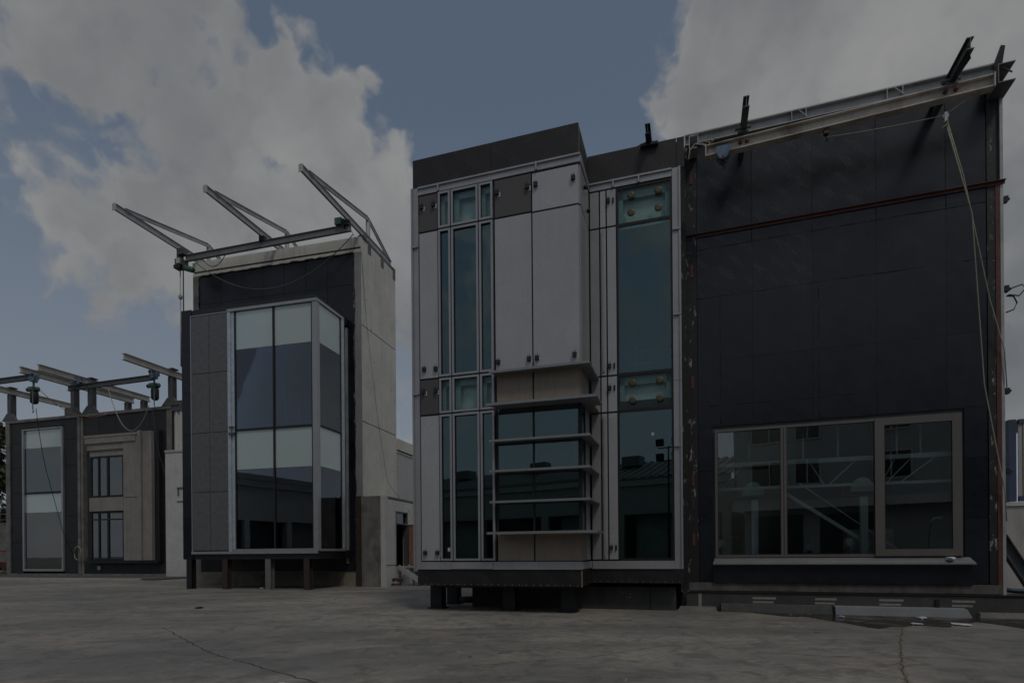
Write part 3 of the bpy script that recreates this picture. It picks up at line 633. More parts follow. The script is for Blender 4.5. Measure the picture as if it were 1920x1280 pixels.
    # window columns
    for x0, x1 in ((-4.75, -4.375), (-4.37, -3.585), (-3.58, -3.175)):
        for z0, z1, n in rows:
            a, b, c_, d = x0 + .012, x1 - .012, z0 + .012, z1 - .012; w = .055
            f = MB().box(a, a + w, Y - .035, Y + .08, c_, d).box(b - w, b, Y - .035, Y + .08, c_, d).box(a + w, b - w, Y - .035, Y + .08, c_, c_ + w).box(a + w, b - w, Y - .035, Y + .08, d - w, d)
            wn = part('window', f, M_wframe, t)
            e = .012; g = MB()
            for q in ((a + w, a + w + e, c_ + w, d - w), (b - w - e, b - w, c_ + w, d - w), (a + w, b - w, c_ + w, c_ + w + e), (a + w, b - w, d - w - e, d - w)): g.box(q[0], q[1], Y - .01, Y + .02, q[2], q[3])
            part('gasket', g, M_black, wn)
            sp = n in ('r1', 'sp')
            part('pane', B(a + w, b - w, Y + .022, Y + .032, c_ + w, d - w), M_gspan if sp else M_glt, wn)
            if sp:
                s_ = .09 if x1 - x0 < .5 else .13
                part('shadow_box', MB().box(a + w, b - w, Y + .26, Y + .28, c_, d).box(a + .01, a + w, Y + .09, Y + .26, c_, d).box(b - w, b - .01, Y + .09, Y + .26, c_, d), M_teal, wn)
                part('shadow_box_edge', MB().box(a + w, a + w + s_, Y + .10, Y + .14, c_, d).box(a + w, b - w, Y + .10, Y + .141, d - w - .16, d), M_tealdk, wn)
    # glazed corner behind the ledges
    zl = [5.36, 4.47, 3.68, 2.89, 2.10]
    mu = MB()
    for x in (-3.15, -2.165): mu.box(x, x + .05, Y + .02, Y + .09, 2.09, 5.40)
    mu.box(-.985, -.905, Y + .02, Y + .10, 2.09, 5.40).box(-.945, -.905, -.74, -.68, 2.09, 5.40)
    part('mullion', mu, M_black, t)
    for z1, z0 in zip(zl, zl[1:]):
        part('pane', B(-3.10, -2.165, Y + .04, Y + .05, z0 + .02, z1 - .02), M_glt, t); part('pane', B(-2.115, -.985, Y + .04, Y + .05, z0 + .02, z1 - .02), M_glt, t)
        part('pane', B(-.93, -.92, Y + .10, -.74, z0 + .02, z1 - .02), M_glt, t)
    # ledges wrapping the corner
    def ledge(z, p, left, th, notch):
        xr = -.90 + p; yo = Y - p; yi = Y + .03; xj = -2.22
        def plate(pts, z0, z1, zt):   # wedge: thin outer lip, thicker at the wall
            return MB().prism(pts, z0, z1, lambda q, h: (q[0], q[1], h))
        for x0, x1 in ((left, xj - .004), (xj + .004, xr)):
            r = x1 == xr
            pts = [(x0, yo), (x1, yo), ((-.90 if r else x1), yi), (x0 + (.0 if x0 != left else p * .45), yi)]
            mb = plate(pts, z - th, z, 0)
            mb.box(x0, x1, yo - .006, yo, z - th - .012, z + .004)
            part('ledge', mb, M_ledge, t)
        ye = -.82 if notch else -.02
        pts = [(xr - .002, yo + .006), (xr - .002, ye), (-.90, ye), (-.90, yi + .006)]
        part('ledge', plate(pts, z - th, z, 0), M_ledge, t)
        if notch: part('ledge', plate([(-.64, -.81), (-.64, -.02), (-.90, -.02), (-.90, -.81)], z - th, z, 0), M_ledge, t)
    ledge(6.24, .26, -3.24, .045, False); ledge(5.36, .46, -3.26, .05, True); ledge(4.47, .26, -3.25, .04, False)
    ledge(3.69, .26, -3.25, .04, False); ledge(2.90, .26, -3.25, .04, False); ledge(2.10, .46, -3.26, .05, True)
    # fixing brackets left open in the panels
    def anchor(u, z, y, s=1.):
        b = part('anchor', MB().box(u - .05 * s, u + .05 * s, y - .075, y - .004, z - .05, z + .055).box(u - .03 * s, u - .02 * s, y - .06, y - .05, z + .055, z + .10).box(u + .015 * s, u + .025 * s, y - .06, y - .05, z + .055, z + .12), M_dksteel, t)
        part('anchor_plate', B(u - .005, u + .085 * s, y - .004, y, z - .085, z + .03), M_wpaint, b)
    for u, z in ((-5.22, 10.95), (-4.87, 10.96), (-3.06, 10.92), (-2.24, 10.92), (-2.02, 10.93), (-1.05, 10.91), (-5.18, 6.55), (-4.84, 6.53), (-3.06, 6.52), (-2.23, 6.52), (-2.02, 6.52), (-1.05, 6.50), (-5.20, 5.94), (-4.84, 5.94), (-5.19, 1.58), (-4.83, 1.58)): anchor(u, z, Y)
    for u, z in ((-.35, 10.96), (-.35, 6.54), (-.35, 5.95), (-.34, 1.68)): anchor(u, z, 0, .8); part('anchor_bolt', B(u + .10, u + .14, -.04, -.001, z - .06, z + .07), M_black, t)
    for z in (10.95, 10.6, 6.55): part('side_knob', MB().lathe((-.88, -.35 if z != 10.95 else -.8, z), (1, 0, 0), [(0, .03), (.05, .06), (.09, .05), (.1, .02)], 12), M_dksteel, t)
    # recessed curtain wall glass with black joints
    fm = MB(); ya, yb = .002, .07
    fm.box(-.145, -.105, ya, yb, 1.34, 11.29).box(1.235, 1.285, ya, yb, 1.34, 11.29)
    for z in (1.36, 5.32, 6.29, 10.27, 11.26): fm.box(-.105, 1.235, ya, yb, z - .04, z + .04)
    part('glazing_joint', fm, M_black, t)
    for z0, z1, sp in ((10.31, 11.22, 1), (6.33, 10.23, 0), (5.36, 6.25, 1), (1.40, 5.28, 0)):
        p = part('pane', B(-.105, 1.235, .018, .028, z0, z1), M_gspan if sp else M_glt, t)
        if sp:
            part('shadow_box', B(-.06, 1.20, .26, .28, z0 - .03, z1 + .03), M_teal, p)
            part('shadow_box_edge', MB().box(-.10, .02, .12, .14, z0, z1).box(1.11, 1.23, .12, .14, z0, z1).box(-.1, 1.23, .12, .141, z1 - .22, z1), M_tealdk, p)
            zc = (z0 + z1) / 2
            for u in (.245, .945):
                for dz in (-.23, .23): part('disc', MB().lathe((u, .016, zc + dz), (0, -1, 0), [(0, .05), (.035, .05), (.04, .095), (.055, .10), (.07, .09), (.076, .05)], 28), M_disc, t)
    part('sticker', B(.72, .79, .0165, .0176, 4.62, 4.70), M_wpaint, t); part('sticker', B(-4.55, -4.47, Y + .020, Y + .0215, 1.62, 1.72), M_wpaint, t)
    # legs
    for u, y in ((-5.28, -.32), (-5.35, 1.0), (-3.05, -.45), (-1.40, -.55)):
        part('leg', MB().box(u - .17, u + .17, y - .17, y + .17, .03, .735).box(u - .24, u + .24, y - .24, y + .24, 0, .03), M_dksteel, t)
    part('floor_beam', B(-5.1, -1.6, -.52, -.38, .60, .75), M_dksteel, t)
    # rails added inside the tall bay, standing in for a crane's reflection
    part('reflection_rail', MB().tube([(-.1, .5, 7.0), (1.3, .5, 7.0)], .03, 6).tube([(.3, .5, 5.6), (.3, .5, 7.2)], .03, 6).tube([(-.05, .5, 6.7), (1.3, .5, 6.7)], .02, 6).tube([(.75, .55, 6.35), (1.3, .55, 6.95)], .03, 6), M_galv, t)
mockup_mid()

# ================================================================== CONCRETE TOWER WITH JIB CRANES
def tower():
    t = thing('concrete_tower', 'tall pale concrete test tower with dark sheeted front', 'tower', F2)
    D = 3.6
    part('wall', MB().box(-5.20, 4.36, .06, .4, .0, 16.3).box(-5.20, -4.9, .4, D, 0, 16.3).box(-5.2, 4.36, D - .3, D, 0, 16.3).box(-4.9, 4.36, .4, D - .3, 15.9, 16.1).box(4.2, 4.40, .4, D - .3, 0, 16.3), M_conclt, t)
    part('parapet_beam', B(-5.24, 4.43, -.05, .4, 16.24, 16.72), M_conclt, t); part('parapet_gap', B(-5.2, 4.40, .02, .3, 16.16, 16.24), M_black, t)
    part('lintel', B(-5.22, 4.42, -.03, .06, 16.0, 16.16), M_conclt, t)
    part('pier', B(-5.24, -4.88, -.02, .06, 0.0, 16.0), M_conc, t); part('pier', B(4.07, 4.43, -.02, .06, 4.3, 16.0), mat('pier_grey', (.27, .27, .265), .8, 0, .15, 1.5, streak=.2), t)
    us = [-4.86, -3.54, -2.28, -1.05, .2, 1.43, 2.63, 4.05]; zs = [.70, 3.1, 5.6, 8.0, 10.3, 12.45, 14.5, 15.98]
    for i in range(7):
        for j in range(7):
            if 1 <= j <= 3 and 0 < i < 5: continue
            part('membrane_sheet', B(us[i] + .008, us[i + 1] - .008, -.012 - rnd.uniform(0, .012), .055, zs[j] + .008, zs[j + 1] - .008), M_mem2, t)
    # ragged torn edge beside the right pier and under the lintel
    for (p0, p1) in (((4.05, -.03, .8), (4.05, -.03, 15.9)), ((-4.85, -.03, 12.8), (-4.85, -.03, 15.9)), ((-4.8, -.03, 15.97), (4.0, -.03, 15.99))):
        n = 40; pts = []; rr = []
        for k in range(n + 1):
            q = Vector(p0).lerp(Vector(p1), k / n); pts.append(q + Vector((rnd.uniform(-.03, .03), 0, rnd.uniform(-.02, .02)))); rr.append(rnd.uniform(.015, .055))
        part('torn_edge', MB().tube(pts, rr, 5), M_strip, t)
    part('plinth', B(-5.1, 4.05, -.06, .06, 0, .66), mat('dirty_beige_concrete', (.24, .215, .165), .85, 0, .2, 1.5, dirt=.6, dirtcol=(.06, .055, .045), bump=.2, bscale=14), t)
    part('steel_post', MB().ibeam((4.30, -.05, 0), (4.30, -.05, 4.3), .3, .3, .03, .02, up=(0, 1, 0)), M_brown, t)
    part('side_rail', MB().box(3.62, 3.70, -.16, -.02, 1.1, 12.4), M_galv, t)
    zz = [0, 4.3, 7.9, 12.5, 16.70]
    for a, b in zip(zz, zz[1:]):
        part('side_panel', B(4.41, 4.47, .0, 1.945, a + .022, b - .022), M_conclt, t); part('side_panel', B(4.41, 4.47, 1.955, D, a + .022, b - .022), M_conclt, t)
    part('joint_backing', B(4.401, 4.408, .0, D, 0, 16.68), M_black, t)
    for y in (.75, 2.1, 3.45): part('fixing_plate', B(4.47, 4.49, y - .14, y + .14, 16.25, 16.85), M_steel, t)
    part('side_beam', B(4.30, 4.46, .05, D, 16.71, 16.86), M_steel, t)
    for k in range(9): part('anchor_hole', MB().lathe((4.471, .35 + 2.9 * rnd.random(), rnd.uniform(5, 15.5)), (1, 0, 0), [(0, .03), (.004, .03)], 8), M_brown, t)
tower()

def jib(u, label):
    j = thing('jib_crane', label, 'crane', F2, (u, 1.5, 16.7), 'jib cranes on the tower roof')
    z = 16.92 if u < 4 else 17.0
    part('arm', MB().ibeam((u, 3.3, z + .03), (u, -4.65, z + .03), .29, .11, .02, .014), M_galv, j)
    part('brace', MB().ibeam((u, -4.1, z + .16), (u, .8, 18.05), .2, .08, .016, .012), M_galv, j)
    part('back_stay', MB().ibeam((u, .8, 18.05), (u, 3.2, z + .1), .18, .08, .016, .012), M_galv, j)
    for du in (-.07, .07): part('post', B(u + du - .03, u + du + .03, .76, .84, z + .13, 18.0), M_galv, j)
    part('end_plate', B(u - .10, u + .10, -4.67, -4.65, z - .15, z + .15), M_steellt, j)
    part('seat', B(u - .15, u + .15, .1, .4, 16.72, z - .13), M_steel, j)
jib(-5.0, 'jib crane arm above the left edge of the concrete tower')
jib(-.2, 'middle jib crane arm on the concrete tower roof')
jib(4.38, 'jib crane arm along the pale side wall of the concrete tower')
rb = thing('runway_beam', 'grey runway beam slung under the three jib crane arms', 'beam', F2, (0, -1.0, 16.4))
part('beam', MB().ibeam((-4.75, -1.0, 16.42), (4.50, -1.0, 16.60), .32, .13, .022, .014), mat('mid_grey_steel', (.20, .205, .21), .55, .2, .15, 2, dirt=.3), rb)
for u in (-.2, 4.3): part('clamp', MB().box(u - .10, u + .10, -1.12, -.88, 16.66 + (u > 4) * .06, 16.86).box(u - .16, u - .1, -1.14, -.86, 16.6, 17.0), M_dksteel, rb)
ho = thing('chain_hoist', 'grey and green electric chain hoist at the left end of the runway beam', 'hoist', F2, (-4.9, -1.05, 15.6))
part('body', MB().box(-5.12, -4.72, -1.3, -.85, 16.0, 16.32).box(-5.05, -4.65, -1.25, -.95, 16.55, 16.85).box(-5.15, -4.95, -1.15, -.9, 16.3, 16.6), M_steel, ho)
part('motor', MB().lathe((-4.75, -1.1, 15.92), (1, 0, -.35), [(0, .1), (.05, .14), (.55, .14), (.62, .09)], 14), M_green, ho)
part('control_box', MB().box(-4.98, -4.78, -1.36, -1.3, 16.05, 16.3), M_steellt, ho); part('cover', MB().box(-5.16, -4.8, -1.34, -1.0, 15.84, 16.0), M_dksteel, ho)
part('chain', MB().tube([(-4.98, -1.1, 15.9), (-4.98, -1.1, 13.1), (-4.98, -1.1, 11.0)], .03, 6), M_steellt, ho); part('chain', MB().tube([(-4.80, -1.1, 15.9), (-4.80, -1.1, 11.0)], .03, 6), M_cable, ho)
part('hook_block', MB().lathe((-4.98, -1.1, 14.35), (0, 0, 1), [(0, .03), (.06, .09), (.2, .09), (.26, .03)], 10), M_rope, ho)
h2 = thing('chain_hoist', 'small green hoist at the right end of the runway beam', 'hoist', F2, (4.0, -1.0, 16.4))
part('body', MB().box(3.75, 4.1, -1.2, -.85, 16.75, 17.05), M_green, h2); part('motor', MB().lathe((4.1, -1.02, 16.9), (1, 0, 0), [(0, .08), (.05, .11), (.3, .11), (.34, .06)], 12), M_dksteel, h2)
solo('hoist_cable', MB().tube(sag((-4.6, -.95, 16.55), (4.25, -.4, 16.65), 2.1, 24), .02, 6), mat('grey_cable', (.12, .12, .11), .7), 'thick grey cable sagging across the dark top of the tower', 'cable', F2, (0, -.6, 14.5))
solo('hoist_cable', MB().tube(sag((-2.2, -1.0, 16.6), (-4.0, -.6, 16.4), .55, 14), .02, 6), mat('grey_cable', (.12, .12, .11), .7), 'thin cable loop under the left half of the runway beam', 'cable', F2, (-3, -.8, 16))
solo('wall_rope', MB().tube([(4.36, -.7, 16.6), (4.47, -.05, 16.0), (4.56, .3, 12.5), (4.65, 1.2, 8.0), (4.72, 2.0, 5.2), (5.9, 2.2, 3.6)], .010, 5), mat('rope_grey', (.14, .14, .135), .8), 'thin dark rope slanting down the pale side wall of the tower', 'rope', F2, (4.5, 0, 5))

# ------------------------------------------------------------------ glazed bay mock-up on the tower
def bay():
    t = thing('bay_mockup', 'dark boxed mock-up with grey stone panels and a glazed corner bay on posts', 'mock-up', F2, (0, -1.5, 0))
    Y = -2.9
    part('carcass', MB().box(-3.25, -.70, Y + .10, -.1, 1.36, 12.84).box(-.70, 3.72, Y + .10, -.1, 12.5, 12.86).box(-.70, 3.80, Y + .06, -.1, 1.36, 1.74).box(-.70, 3.3, -.5, -.1, 1.74, 12.5).box(-.68, 3.72, Y + .16, -.5, 6.55, 7.15), M_dkclad, t)
    for k in range(6): part('side_sheet', B(-3.25, -2.70, Y + .07, Y + .10, 1.36 + k * 1.92 + .008, 1.36 + (k + 1) * 1.92 - .008), M_mem2, t)
    us = [-2.64, -1.67, -.68]; zs = [1.76, 4.43, 7.14, 9.86, 12.5]
    for i in range(2):
        for j in range(4): part('stone_panel', B(us[i] + .012, us[i + 1] - .012, Y + .0 + rnd.uniform(0, .008), Y + .06, zs[j] + .012, zs[j + 1] - .012), M_stone, t)
    part('edge_trim', MB().box(-2.69, -2.645, Y - .01, Y + .07, 1.70, 12.54).box(-2.645, -.67, Y - .01, Y + .07, 12.51, 12.55).box(-2.69, 3.86, Y - .04, Y + .06, 1.60, 1.72), M_trim, t)
    M_foil = mat('foil_frame', (.48, .54, .60), .35, .35, .18, 6, bump=.15, bscale=14)
    # jambs, corner post, top frame
    part('jamb', MB().box(-.66, -.50, Y - .03, Y + .08, 1.72, 12.56).box(-.50, -.32, Y + .02, Y + .10, 1.72, 12.5), M_foil, t)
    part('corner_post', MB().box(3.67, 3.90, Y - .02, Y + .20, 1.72, 12.50), M_wframe, t)
    part('jamb', MB().box(3.78, 3.92, -.95, -.72, 1.72, 12.50), M_foil, t)
    part('head_frame', MB().box(-.66, 3.92, Y - .05, Y + .08, 12.50, 12.62).box(3.80, 3.93, Y + .08, -.72, 12.50, 12.62), M_wframe, t)
    part('bottom_frame', MB().box(-.5, 3.92, Y - .03, Y + .08, 1.72, 1.82).box(3.80, 3.93, Y + .08, -.72, 1.70, 1.80), M_wframe, t)
    part('hinge_block', B(-.56, -.3, Y - .12, Y - .03, 6.95, 7.05), M_steel, t); part('hinge_block', B(-.56, -.34, Y - .10, Y - .03, 7.25, 7.33), M_steel, t)
    mu = MB().box(1.68, 1.76, Y - .01, Y + .1, 1.82, 12.5).box(-.32, 3.67, Y - .01, Y + .09, 7.12, 7.20).box(3.82, 3.90, Y + .2, -.95, 7.12, 7.20)
    mu.box(-.32, -.26, Y, Y + .1, 1.82, 12.5).box(3.61, 3.67, Y, Y + .1, 1.82, 12.5).box(3.82, 3.89, -1.0, -.95, 1.82, 12.5)
    part('mullion', mu, M_dksteel, t)
    for z0, z1, sp in ((10.80, 12.48, 1), (7.20, 10.78, 0), (5.40, 7.12, 1), (1.84, 5.38, 0)):
        for x0, x1 in ((-.26, 1.68), (1.76, 3.61)):
            p = part('pane', B(x0, x1, Y + .03, Y + .045, z0 + .01, z1 - .005), M_gwhite if sp else M_gbay, t)
            if sp: part('spandrel', B(x0, x1, Y + .055, Y + .085, z0 - .01, z1), M_white, p)
        p = part('pane', B(3.86, 3.875, Y + .20, -1.0, z0 + .01, z1 - .005), M_gwhite if sp else M_gbay, t)
        if sp: part('spandrel', B(3.82, 3.85, Y + .22, -1.0, z0 - .01, z1), M_white, p)
    part('inner_lining', MB().box(-.26, -.2, Y + .15, -.6, 1.84, 12.4).box(3.4, 3.5, -.9, -.5, 1.84, 12.4), mat('pale_lining', (.30, .33, .36), .7), t)
    for u, m in ((-2.93, M_dksteel), (-.97, M_brown), (1.30, mat('leg_grey', (.17, .17, .165), .6, .1, .2, 3)), (3.25, M_brown)):
        part('leg', MB().ibeam((u, -2.7, 0), (u, -2.7, 1.36), .28, .28, .03, .03, up=(0, 1, 0)), m, t)
    # ladder left inside the upper room
    l = thing('step_ladder', 'pale step ladder standing inside behind the upper bay glass', 'ladder', F2, (2.4, -2.4, 7.15))
    part('stile', MB().bar((2.0, -2.5, 7.15), (1.85, -2.3, 9.1), .05, .05), M_wpaint, l); part('stile', MB().bar((2.75, -2.5, 7.15), (2.5, -2.3, 9.1), .05, .05), M_wpaint, l)
    for k in range(6): part('rung', MB().bar((2.0 - .025 * k, -2.5 + .033 * k, 7.4 + .3 * k), (2.72 - .04 * k, -2.5 + .033 * k, 7.4 + .3 * k), .05, .03), M_wpaint, l)
    part('stile', MB().bar((1.75, -2.0, 7.15), (1.85, -2.3, 9.1), .04, .04), M_wpaint, l)
bay()

# ------------------------------------------------------------------ annex right of the tower
def annex():
    t = thing('annex_building', 'low concrete annex with open faded red door beside the tower', 'building', F2, (5, 2, 0))
    a = MB(); x1 = 5.80
    a.box(4.56, x1 - .25, -.4, -.15, 0, 4.26)
    part('front_wall', a, M_concraw, t)
    s = MB().box(x1 - .25, x1, -.4, .72, 0, 4.26).box(x1 - .25, x1, .72, 2.0, 0, .92).box(x1 - .25, x1, .72, 2.0, 3.6, 4.26).box(x1 - .25, x1, 2.0, 9.0, 0, 4.26)
    part('side_wall', s, M_wpaint, t)
    part('roof', B(4.56, x1, -.15, 9, 4.12, 4.25), M_conc, t); part('inner_wall', MB().box(4.56, 4.66, -.1, 9, 0, 4.1).box(4.7, x1 - .25, .3, .4, 0, 4.1), M_dark, t)
    part('wall_band', B(x1, x1 + .006, -.38, .72, .98, 1.03), M_conc, t)
    d = part('door_frame', MB().box(x1 - .2, x1 + .02, .68, .74, .92, 3.62).box(x1 - .2, x1 + .02, 1.96, 2.02, .92, 3.62).box(x1 - .2, x1 + .02, .74, 1.96, 3.55, 3.62).box(x1 - .2, x1 + .02, .74, 1.96, 2.98, 3.05), M_steel, t)
    part('pane', B(x1 - .12, x1 - .10, .74, 1.96, 3.05, 3.55), M_gclear, d)
    part('door', MB().box(x1 + .03, x1 + .98, 2.0, 2.05, .95, 3.0), M_pink, t, 'faded red door standing open')
    part('door_trim', MB().box(x1 + .03, x1 + .07, 1.985, 2.0, .95, 3.0).box(x1 + .94, x1 + .98, 1.985, 2.0, .95, 3.0).box(x1 + .07, x1 + .94, 1.985, 2.0, 2.95, 3.0).box(x1 + .07, x1 + .94, 1.985, 2.0, .95, 1.0), M_brown, t)
    # upper clad hall behind
    part('clad_hall', B(4.0, 4.44, 3.62, 16, 4.3, 7.0), M_wpaint, t)
    for k in range(9):
        part('cladding_sheet', B(4.44, 4.465, 3.64 + k * 1.3, 3.64 + (k + 1) * 1.3 - .012, 4.3, 6.98), mat('clad_sheet', (.42, .42, .40), .5, .2, .06, 1), t)
    part('roof_band', MB().box(4.0, 4.56, 3.62, 16, 7.16, 7.75).box(4.0, 4.50, 3.62, 16, 7.0, 7.1), M_conclt, t)
    st = thing('steel_stair', 'short grey steel stair leading up to the annex door', 'stair', F2, (6.4, 1.3, 0))
    for y in (.8, 1.9): part('stringer', MB().bar((5.85, y, .92), (7.3, y, .02), .05, .22), M_galv, st)
    for k in range(5): part('tread', B(5.95 + k * .27, 6.2 + k * .27, .82, 1.88, .80 - k * .17, .84 - k * .17), M_steel, st)
    part('leg', B(5.9, 5.98, .8, .88, 0, .9), M_steel, st); part('leg', B(6.6, 6.68, .8, .88, 0, .42), M_steel, st)
    v = thing('valve_set', 'small cluster of rusty pipe valves on the ground beside the annex stair', 'valve', F2, (5.95, .35, 0))
    part('pipe', MB().tube([(5.85, .1, .1), (6.3, .1, .1), (6.35, .1, .35), (5.9, .15, .35)], .05, 8), M_rust, v)
    for u in (5.98, 6.2, 6.38): part('valve_wheel', MB().lathe((u, .06, .3), (0, -1, 0), [(0, .09), (.03, .09)], 10), M_brown, v)
annex()

# ================================================================== FAR LEFT TEST BUILDING (two bays)
def building_left():
    t = thing('test_building', 'low dark clad test building with two bays at the far left', 'building', F3)
    w = MB()
    w.box(-9.95, 5.9, .35, .6, .25, 11.8).box(-9.95, -9.6, .6, 7, 0, 11.8).box(5.6, 5.95, .0, 7, 0, 11.8).box(-9.9, 5.9, 6.8, 7, 0, 11.8).box(-9.9, 5.9, .6, 7, 11.5, 11.75)
    part('wall', w, M_dark, t)
    part('parapet', B(-9.98, 5.95, -.10, .5, 11.78, 11.98), M_conc, t)
    part('pier', B(-9.98, -9.58, -.08, .3, 0, 11.78), M_conc, t); part('pier', MB().box(-2.66, -2.42, -.10, .3, 0, 11.78).box(-2.36, -2.18, -.06, .3, 0, 11.78), M_conc, t); part('pier', B(5.52, 5.95, -.05, -.001, 0, 11.78), M_conc, t)
    part('base', MB().box(-9.58, -2.66, -.06, .3, 0, .24).box(-2.18, 5.52, -.06, .3, 0, .24), M_conc, t)
    # dark cladding sheets round the tall window
    zs = [.25, 2.6, 4.5, 6.4, 8.3, 10.2, 11.77]
    for a, b in zip(zs, zs[1:]):
        part('cladding_sheet', B(-9.57, -8.30, .0, .05, a + .012, b - .012), M_dkclad, t); part('cladding_sheet', B(-4.06, -2.67, .0, .05, a + .012, b - .012), M_dkclad, t)
    part('cladding_sheet', B(-8.29, -4.07, .0, .05, 11.3, 11.77), M_dkclad, t)
    for k in range(5): part('cladding_sheet', B(-2.17 + k * 1.535 + .012, -2.17 + (k + 1) * 1.535 - .012, .0, .05, 10.35, 11.77), M_dkclad, t); part('cladding_sheet', B(-2.17 + k * 1.535 + .012, -2.17 + (k + 1) * 1.535 - .012, .0, .05, .25, 1.1), M_dkclad, t)
    for a, b in zip([1.1, 3.4, 5.7, 8.0], [3.4, 5.7, 8.0, 10.35]): part('cladding_sheet', B(4.75, 5.51, .0, .05, a + .01, b - .01), M_dkclad, t)
    # tall window
    f = MB(); a, b, c, d = -8.24, -4.12, .42, 11.22
    f.box(a, a + .16, -.10, .1, c, d).box(b - .16, b, -.10, .1, c, d).box(a + .16, b - .16, -.10, .1, c, c + .16).box(a + .16, b - .16, -.10, .1, d - .1, d)
    wf = part('window_frame', f, M_wframe, t)
    part('transom', B(a + .16, b - .16, -.02, .1, 6.27, 6.42), M_dksteel, wf)
    for z0, z1, sp in ((9.76, 11.12, 1), (6.42, 9.74, 0), (4.86, 6.27, 1), (.58, 4.84, 0)):
        p = part('pane', B(a + .16, b - .16, .0, .02, z0, z1), M_gwhite if sp else M_gfar, wf)
        if sp: part('spandrel', B(a + .16, b - .16, .06, .1, z0, z1), M_white, wf)
    part('inner_screen', B(a + .16, b - .16, .22, .26, .6, 4.8), mat('dull_green_screen', (.15, .17, .15), .8), wf)
    # roof frames
    for u in (-9.55, -3.1, -1.45, 5.9):
        q = MB().ibeam((u, .1, 11.98), (u, .1, 14.02), .42, .34, .03, .02, up=(0, 1, 0))
        part('roof_post', q, M_steel, t)
        part('post_gusset', MB().prism([(-.75, 0), (.75, 0), (.24, .55), (-.24, .55)], -.12, .08, lambda p, y: (u + p[0], y, 11.985 + p[1])), M_steel, t)
        if u < 5: part('roof_post', MB().ibeam((u, 4.4, 11.8), (u, 4.4, 14.0), .4, .34, .03, .02, up=(0, 1, 0)), M_steel, t)
        part('roof_beam', MB().ibeam((u, 4.9 if u < 5 else 2.5, 14.26), (u, -3.6, 14.26), .42, .3, .035, .025), M_steellt, t)
        part('cleat', MB().box(u - .35, u + .35, -.2, .3, 14.475, 14.56), M_brown, t)
building_left()
rb1 = solo('runway_beam', MB().ibeam((-15, -3.1, 13.80), (-2.75, -3.1, 13.86), .36, .2, .03, .02), M_steel, 'grey runway beam running off the left edge of the picture', 'beam', F3, (-8, -3.1, 13.6), 'runway beams above the low building')
rb2 = solo('runway_beam', MB().ibeam((-2.5, -.85, 13.66), (5.3, -.85, 13.78), .36, .2, .03, .02), M_steel, 'grey runway beam above the beige mock-up roof', 'beam', F3, (2, -.85, 13.5), 'runway beams above the low building')
def hoist3(u, y, z, label, m_body, dark):
    h = thing('chain_hoist', label, 'hoist', F3, (u, y, z - 2), 'hoists above the low building')
    part('trolley', MB().box(u - .26, u + .26, y - .2, y - .15, z + .12, z + .5).box(u - .26, u + .26, y + .15, y + .2, z + .12, z + .5).box(u - .12, u + .12, y - .2, y + .2, z - .05, z + .1), M_blue, h)
    for du in (-.16, .16): part('wheel', MB().lathe((u + du, y - .26, z + .38), (0, 1, 0), [(0, .09), (.06, .09)], 10), M_dksteel, h)
    part('hanger_plate', B(u - .05, u + .05, y - .04, y + .04, z - .4, z - .05), M_steel, h)
    part('body', MB().box(u - .28, u + .28, y - .2, y + .2, z - .68, z - .4).box(u - .22, u + .22, y - .24, y + .24, z - .62, z - .46), m_body, h)
    part('motor', MB().lathe((u - .62, y, z - .54), (1, 0, 0), [(0, .08), (.06, .14), (.3, .14), (.34, .12)], 12), dark, h)
    part('gear_cap', MB().lathe((u + .28, y, z - .54), (1, 0, 0), [(0, .14), (.14, .14), (.2, .08)], 12), m_body, h)
    part('chain_bag', MB().lathe((u + .05, y, z - 1.55), (0, 0, 1), [(0, .14), (.1, .24), (.7, .25), (.87, .2)], 12), dark, h)
    part('hook', MB().tube([(u + .2, y - .2, z - .7), (u + .2, y - .2, z - 2.0), (u + .29, y - .2, z - 2.1), (u + .16, y - .2, z - 2.2)], .035, 6), M_steel, h)
hoist3(-2.6, -3.1, 13.55, 'chain hoist with grey bag above the tall window at the far left', M_green, M_dksteel)
hoist3(5.35, -.85, 13.75, 'green chain hoist with black bag above the beige mock-up', M_green, M_dksteel)
solo('beam_trolley', MB().box(-1.95, -1.25, -1.1, -1.0, 13.85, 14.35).box(-1.95, -1.25, -.7, -.6, 13.85, 14.35).box(-1.75, -1.45, -1.1, -.6, 13.75, 13.9), M_blue, 'blue trolley carrying the runway beam above the concrete pier', 'trolley', F3, (-1.6, -.85, 13.8))
solo('hanging_cable', MB().tube(sag((-2.4, -3.1, 11.7), (-4.1, -1.2, 7.5), .5, 10)[0:11] + [Vector((-3.4, -.6, 3.2)), Vector((-3.0, -.2, 1.6))], .02, 5), M_cable, 'long dark cable slanting across the tall window', 'cable', F3, (-3, -1, 1.6))
solo('hanging_cable', MB().tube(sag((1.2, -.85, 13.5), (4.9, -.85, 11.9), 2.4, 20), .024, 6), M_rope, 'pale cable loop sagging above the beige mock-up', 'cable', F3, (3, -.85, 10))
solo('hanging_cable', MB().tube(sag((-2.0, -3.1, 12.9), (.4, .0, 11.9), .9, 14), .024, 6), M_orange, 'orange cable sagging from the left hoist to the roof', 'cable', F3, (-1, -1, 12))
solo('cable_coil', MB().tube([(-2.5 - .35 * math.cos(k * .5), -.25, 1.75 + .5 * math.sin(k * .5)) for k in range(22)] , .026, 5), M_rope, 'pale cable coil hung on the concrete pier between the bays', 'cable', F3, (-2.5, -.25, 1.2))
solo('cable_tail', MB().tube([(5.1, -.8, 11.6), (5.3, -.6, 9.0), (6.2, -.5, 6.0), (7.6, -.4, 3.0)], .03, 5), M_cable, 'thin dark cable hanging down past the white block wall', 'cable', F3, (6, -.5, 3))

